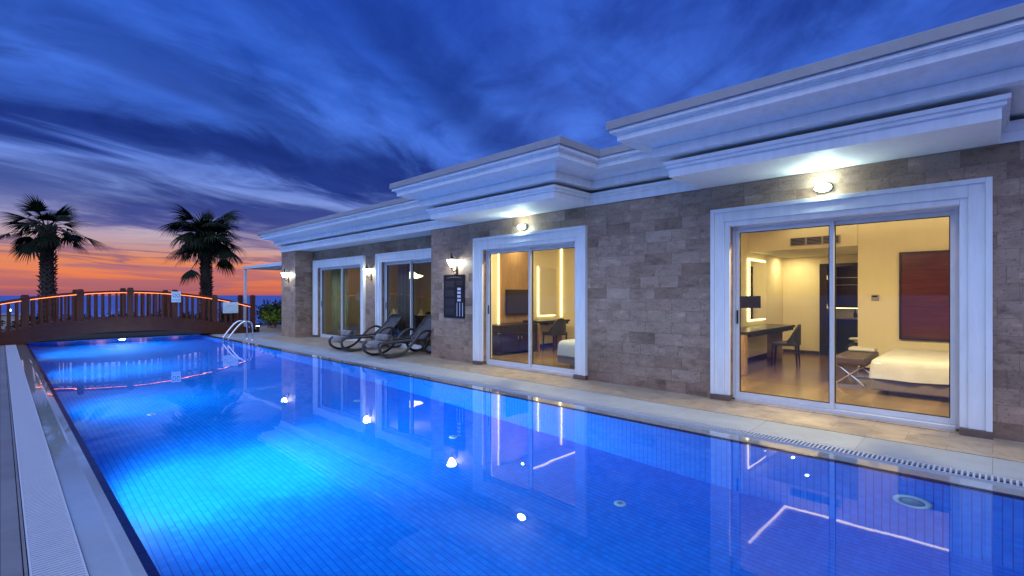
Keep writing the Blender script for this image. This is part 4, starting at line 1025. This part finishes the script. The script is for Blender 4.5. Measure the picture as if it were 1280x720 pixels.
def shrub_mesh(n_, rx, rz, leaf, seed, flowers=0):
    rn = random.Random(seed); bm = B()
    for k in range(n_):
        d_ = Vector((rn.gauss(0, 1), rn.gauss(0, 1), rn.gauss(0, 1))).normalized()
        rr = rn.random() ** .45 * (.75 + .45 * mnoise.noise(d_ * 2.2 + Vector((seed, 0, 0))))
        p = Vector((d_.x * rr * rx, d_.y * rr * rx, rz * (.95 + d_.z * rr)))
        if p.z < 0.02: p.z = rn.uniform(.02, .2)
        a = Vector((rn.gauss(0, 1), rn.gauss(0, 1), rn.gauss(0, .6) + .5)).normalized(); b = a.cross(d_ + Vector((.1, .2, .3))).normalized()
        L = leaf * rn.uniform(.6, 1.3)
        f = bm.faces.new([bm.verts.new(p), bm.verts.new(p + a * L * .5 + b * L * .22), bm.verts.new(p + a * L), bm.verts.new(p + a * L * .5 - b * L * .22)])
    bs = B()
    for k in range(7):
        a = rn.uniform(0, 6.28); tube(bs, [(0, 0, 0), (math.cos(a) * rx * .25, math.sin(a) * rx * .25, rz * .6), (math.cos(a) * rx * .55, math.sin(a) * rx * .55, rz * 1.25)], [.02, .014, .006], 5)
    bf = B()
    for k in range(flowers):
        d_ = Vector((rn.gauss(0, 1), rn.gauss(0, 1), abs(rn.gauss(0, 1)))).normalized(); p = Vector((d_.x * rx * .98, d_.y * rx * .98, rz * (.95 + d_.z * .95)))
        for q in range(5):
            a = q * 1.2566; e1 = Vector((math.cos(a), math.sin(a), .3)); e2 = Vector((math.cos(a + .6), math.sin(a + .6), .3))
            quad(bf, [p, p + e1 * .035, p + (e1 + e2) * .04, p + e2 * .035])
    return bm, bs, bf
def shrub(loc, rx, rz, seed, label, leafmat, n_=900, leaf=.12, flowers=0, group='low shrubs behind the bridge', nm='shrub'):
    o = empty(nm, loc); tag(o, label, 'shrub', group)
    bm, bs, bf = shrub_mesh(n_, rx, rz, leaf, seed, flowers)
    link('foliage', bm, leafmat, o); link('stem', bs, M['trunk'], o)
    if flowers: link('blossom', bf, M['petal'], o)
    else: bf.free()
for (x, y, rx, rz, fl, lb) in ((-.4, 24.4, .75, .42, 10, 'low shrub seen through the railing by the beige wall'), (.75, 24.5, .6, .40, 16, 'white-flowered shrub just left of the left palm trunk'), (2.05, 24.6, .8, .42, 26, 'white-flowered shrub just right of the left palm trunk'),
        (3.3, 24.5, .75, .45, 30, 'white-flowered shrub behind the middle of the bridge'), (4.55, 24.6, .75, .40, 18, 'white-flowered shrub behind the post with the round symbol sign'), (5.5, 24.2, .55, .40, 22, 'white-flowered shrub just left of the right palm trunk'), (7.0, 24.3, .65, .5, 10, 'low shrub behind the wide text sign')):
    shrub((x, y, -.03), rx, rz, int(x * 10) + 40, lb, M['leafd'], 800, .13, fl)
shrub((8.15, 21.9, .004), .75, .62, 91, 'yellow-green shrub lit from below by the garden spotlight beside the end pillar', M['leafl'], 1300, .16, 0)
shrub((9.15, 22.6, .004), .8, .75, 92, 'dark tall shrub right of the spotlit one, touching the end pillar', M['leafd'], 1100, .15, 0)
shrub((8.6, 23.7, -.03), .9, .62, 93, 'dark shrub behind the spotlit one', M['leafd'], 900, .15, 0)
gs = empty('garden_spotlight', (7.05, 20.75, .004)); tag(gs, 'small glowing garden spotlight at the foot of the lit shrub', 'spotlight')
bm = B(); lathe(bm, [(.07, 0), (.07, .015), (.02, .02), (.02, .07)], 14); link('stake', bm, M['iron'], gs)
bm = B(); lathe(bm, [(.04, .07), (.06, .10), (.07, .17), (.065, .175)], 16); link('housing', bm, M['iron'], gs, smooth=True)
bm = B(); lathe(bm, [(.062, .176), (.05, .19), (0, .195)], 16); link('lens', bm, M['e_spot'], gs, smooth=True)
light('spot_beam', 'SPOT', (0, 0, .22), 55, (.95, 1.0, .42), gs, .05, aim((.55, .7, .38)), R(95), .6)
def globe(loc, label, h, r=.09):
    o = empty('globe_lamp', loc); tag(o, label, 'garden lamp', 'small globe lamps beyond the bridge')
    bm = B(); tube(bm, [(0, 0, 0), (0, 0, h)], .025, 8); link('pole', bm, M['iron'], o)
    bm = B(); bmesh.ops.create_uvsphere(bm, u_segments=16, v_segments=10, radius=r); bmesh.ops.translate(bm, verts=bm.verts, vec=(0, 0, h + r)); link('globe', bm, M['e_globe'], o, smooth=True)
globe((.21, 22.6, -.003), 'small white globe lamp in front of the beige wall at far left', .88, .042)
globe((6.95, 22.4, -.003), 'small white globe lamp behind the right end of the bridge railing', 1.0, .042)
bw = empty('beige_wall', (-3.0, 27.5, 0)); tag(bw, 'low beige garden wall beyond the left end of the bridge', 'wall')
bm = B(); box(bm, -3.5, 3.85, 0, .2, -.4, .62, .01); link('wall_face', bm, M['beige'], bw)
bm = B(); box(bm, -3.55, 3.9, -.04, .24, .622, .68, .008); link('wall_coping', bm, M['coping'], bw)

# ------------------------------------------------------------------ render settings
sc.view_settings.view_transform = 'Standard'; sc.view_settings.look = 'None'; sc.view_settings.exposure = 0; sc.view_settings.gamma = 1; sc.view_settings.use_curve_mapping = False
sc.render.engine = 'CYCLES'
c = sc.cycles
c.use_denoising = True
try: c.denoiser = 'OPENIMAGEDENOISE'
except Exception: pass
c.max_bounces = 10; c.diffuse_bounces = 4; c.glossy_bounces = 5; c.transmission_bounces = 8; c.transparent_max_bounces = 12
c.sample_clamp_indirect = 6; c.blur_glossy = .5; c.caustics_reflective = False; c.caustics_refractive = True
c.use_light_tree = True
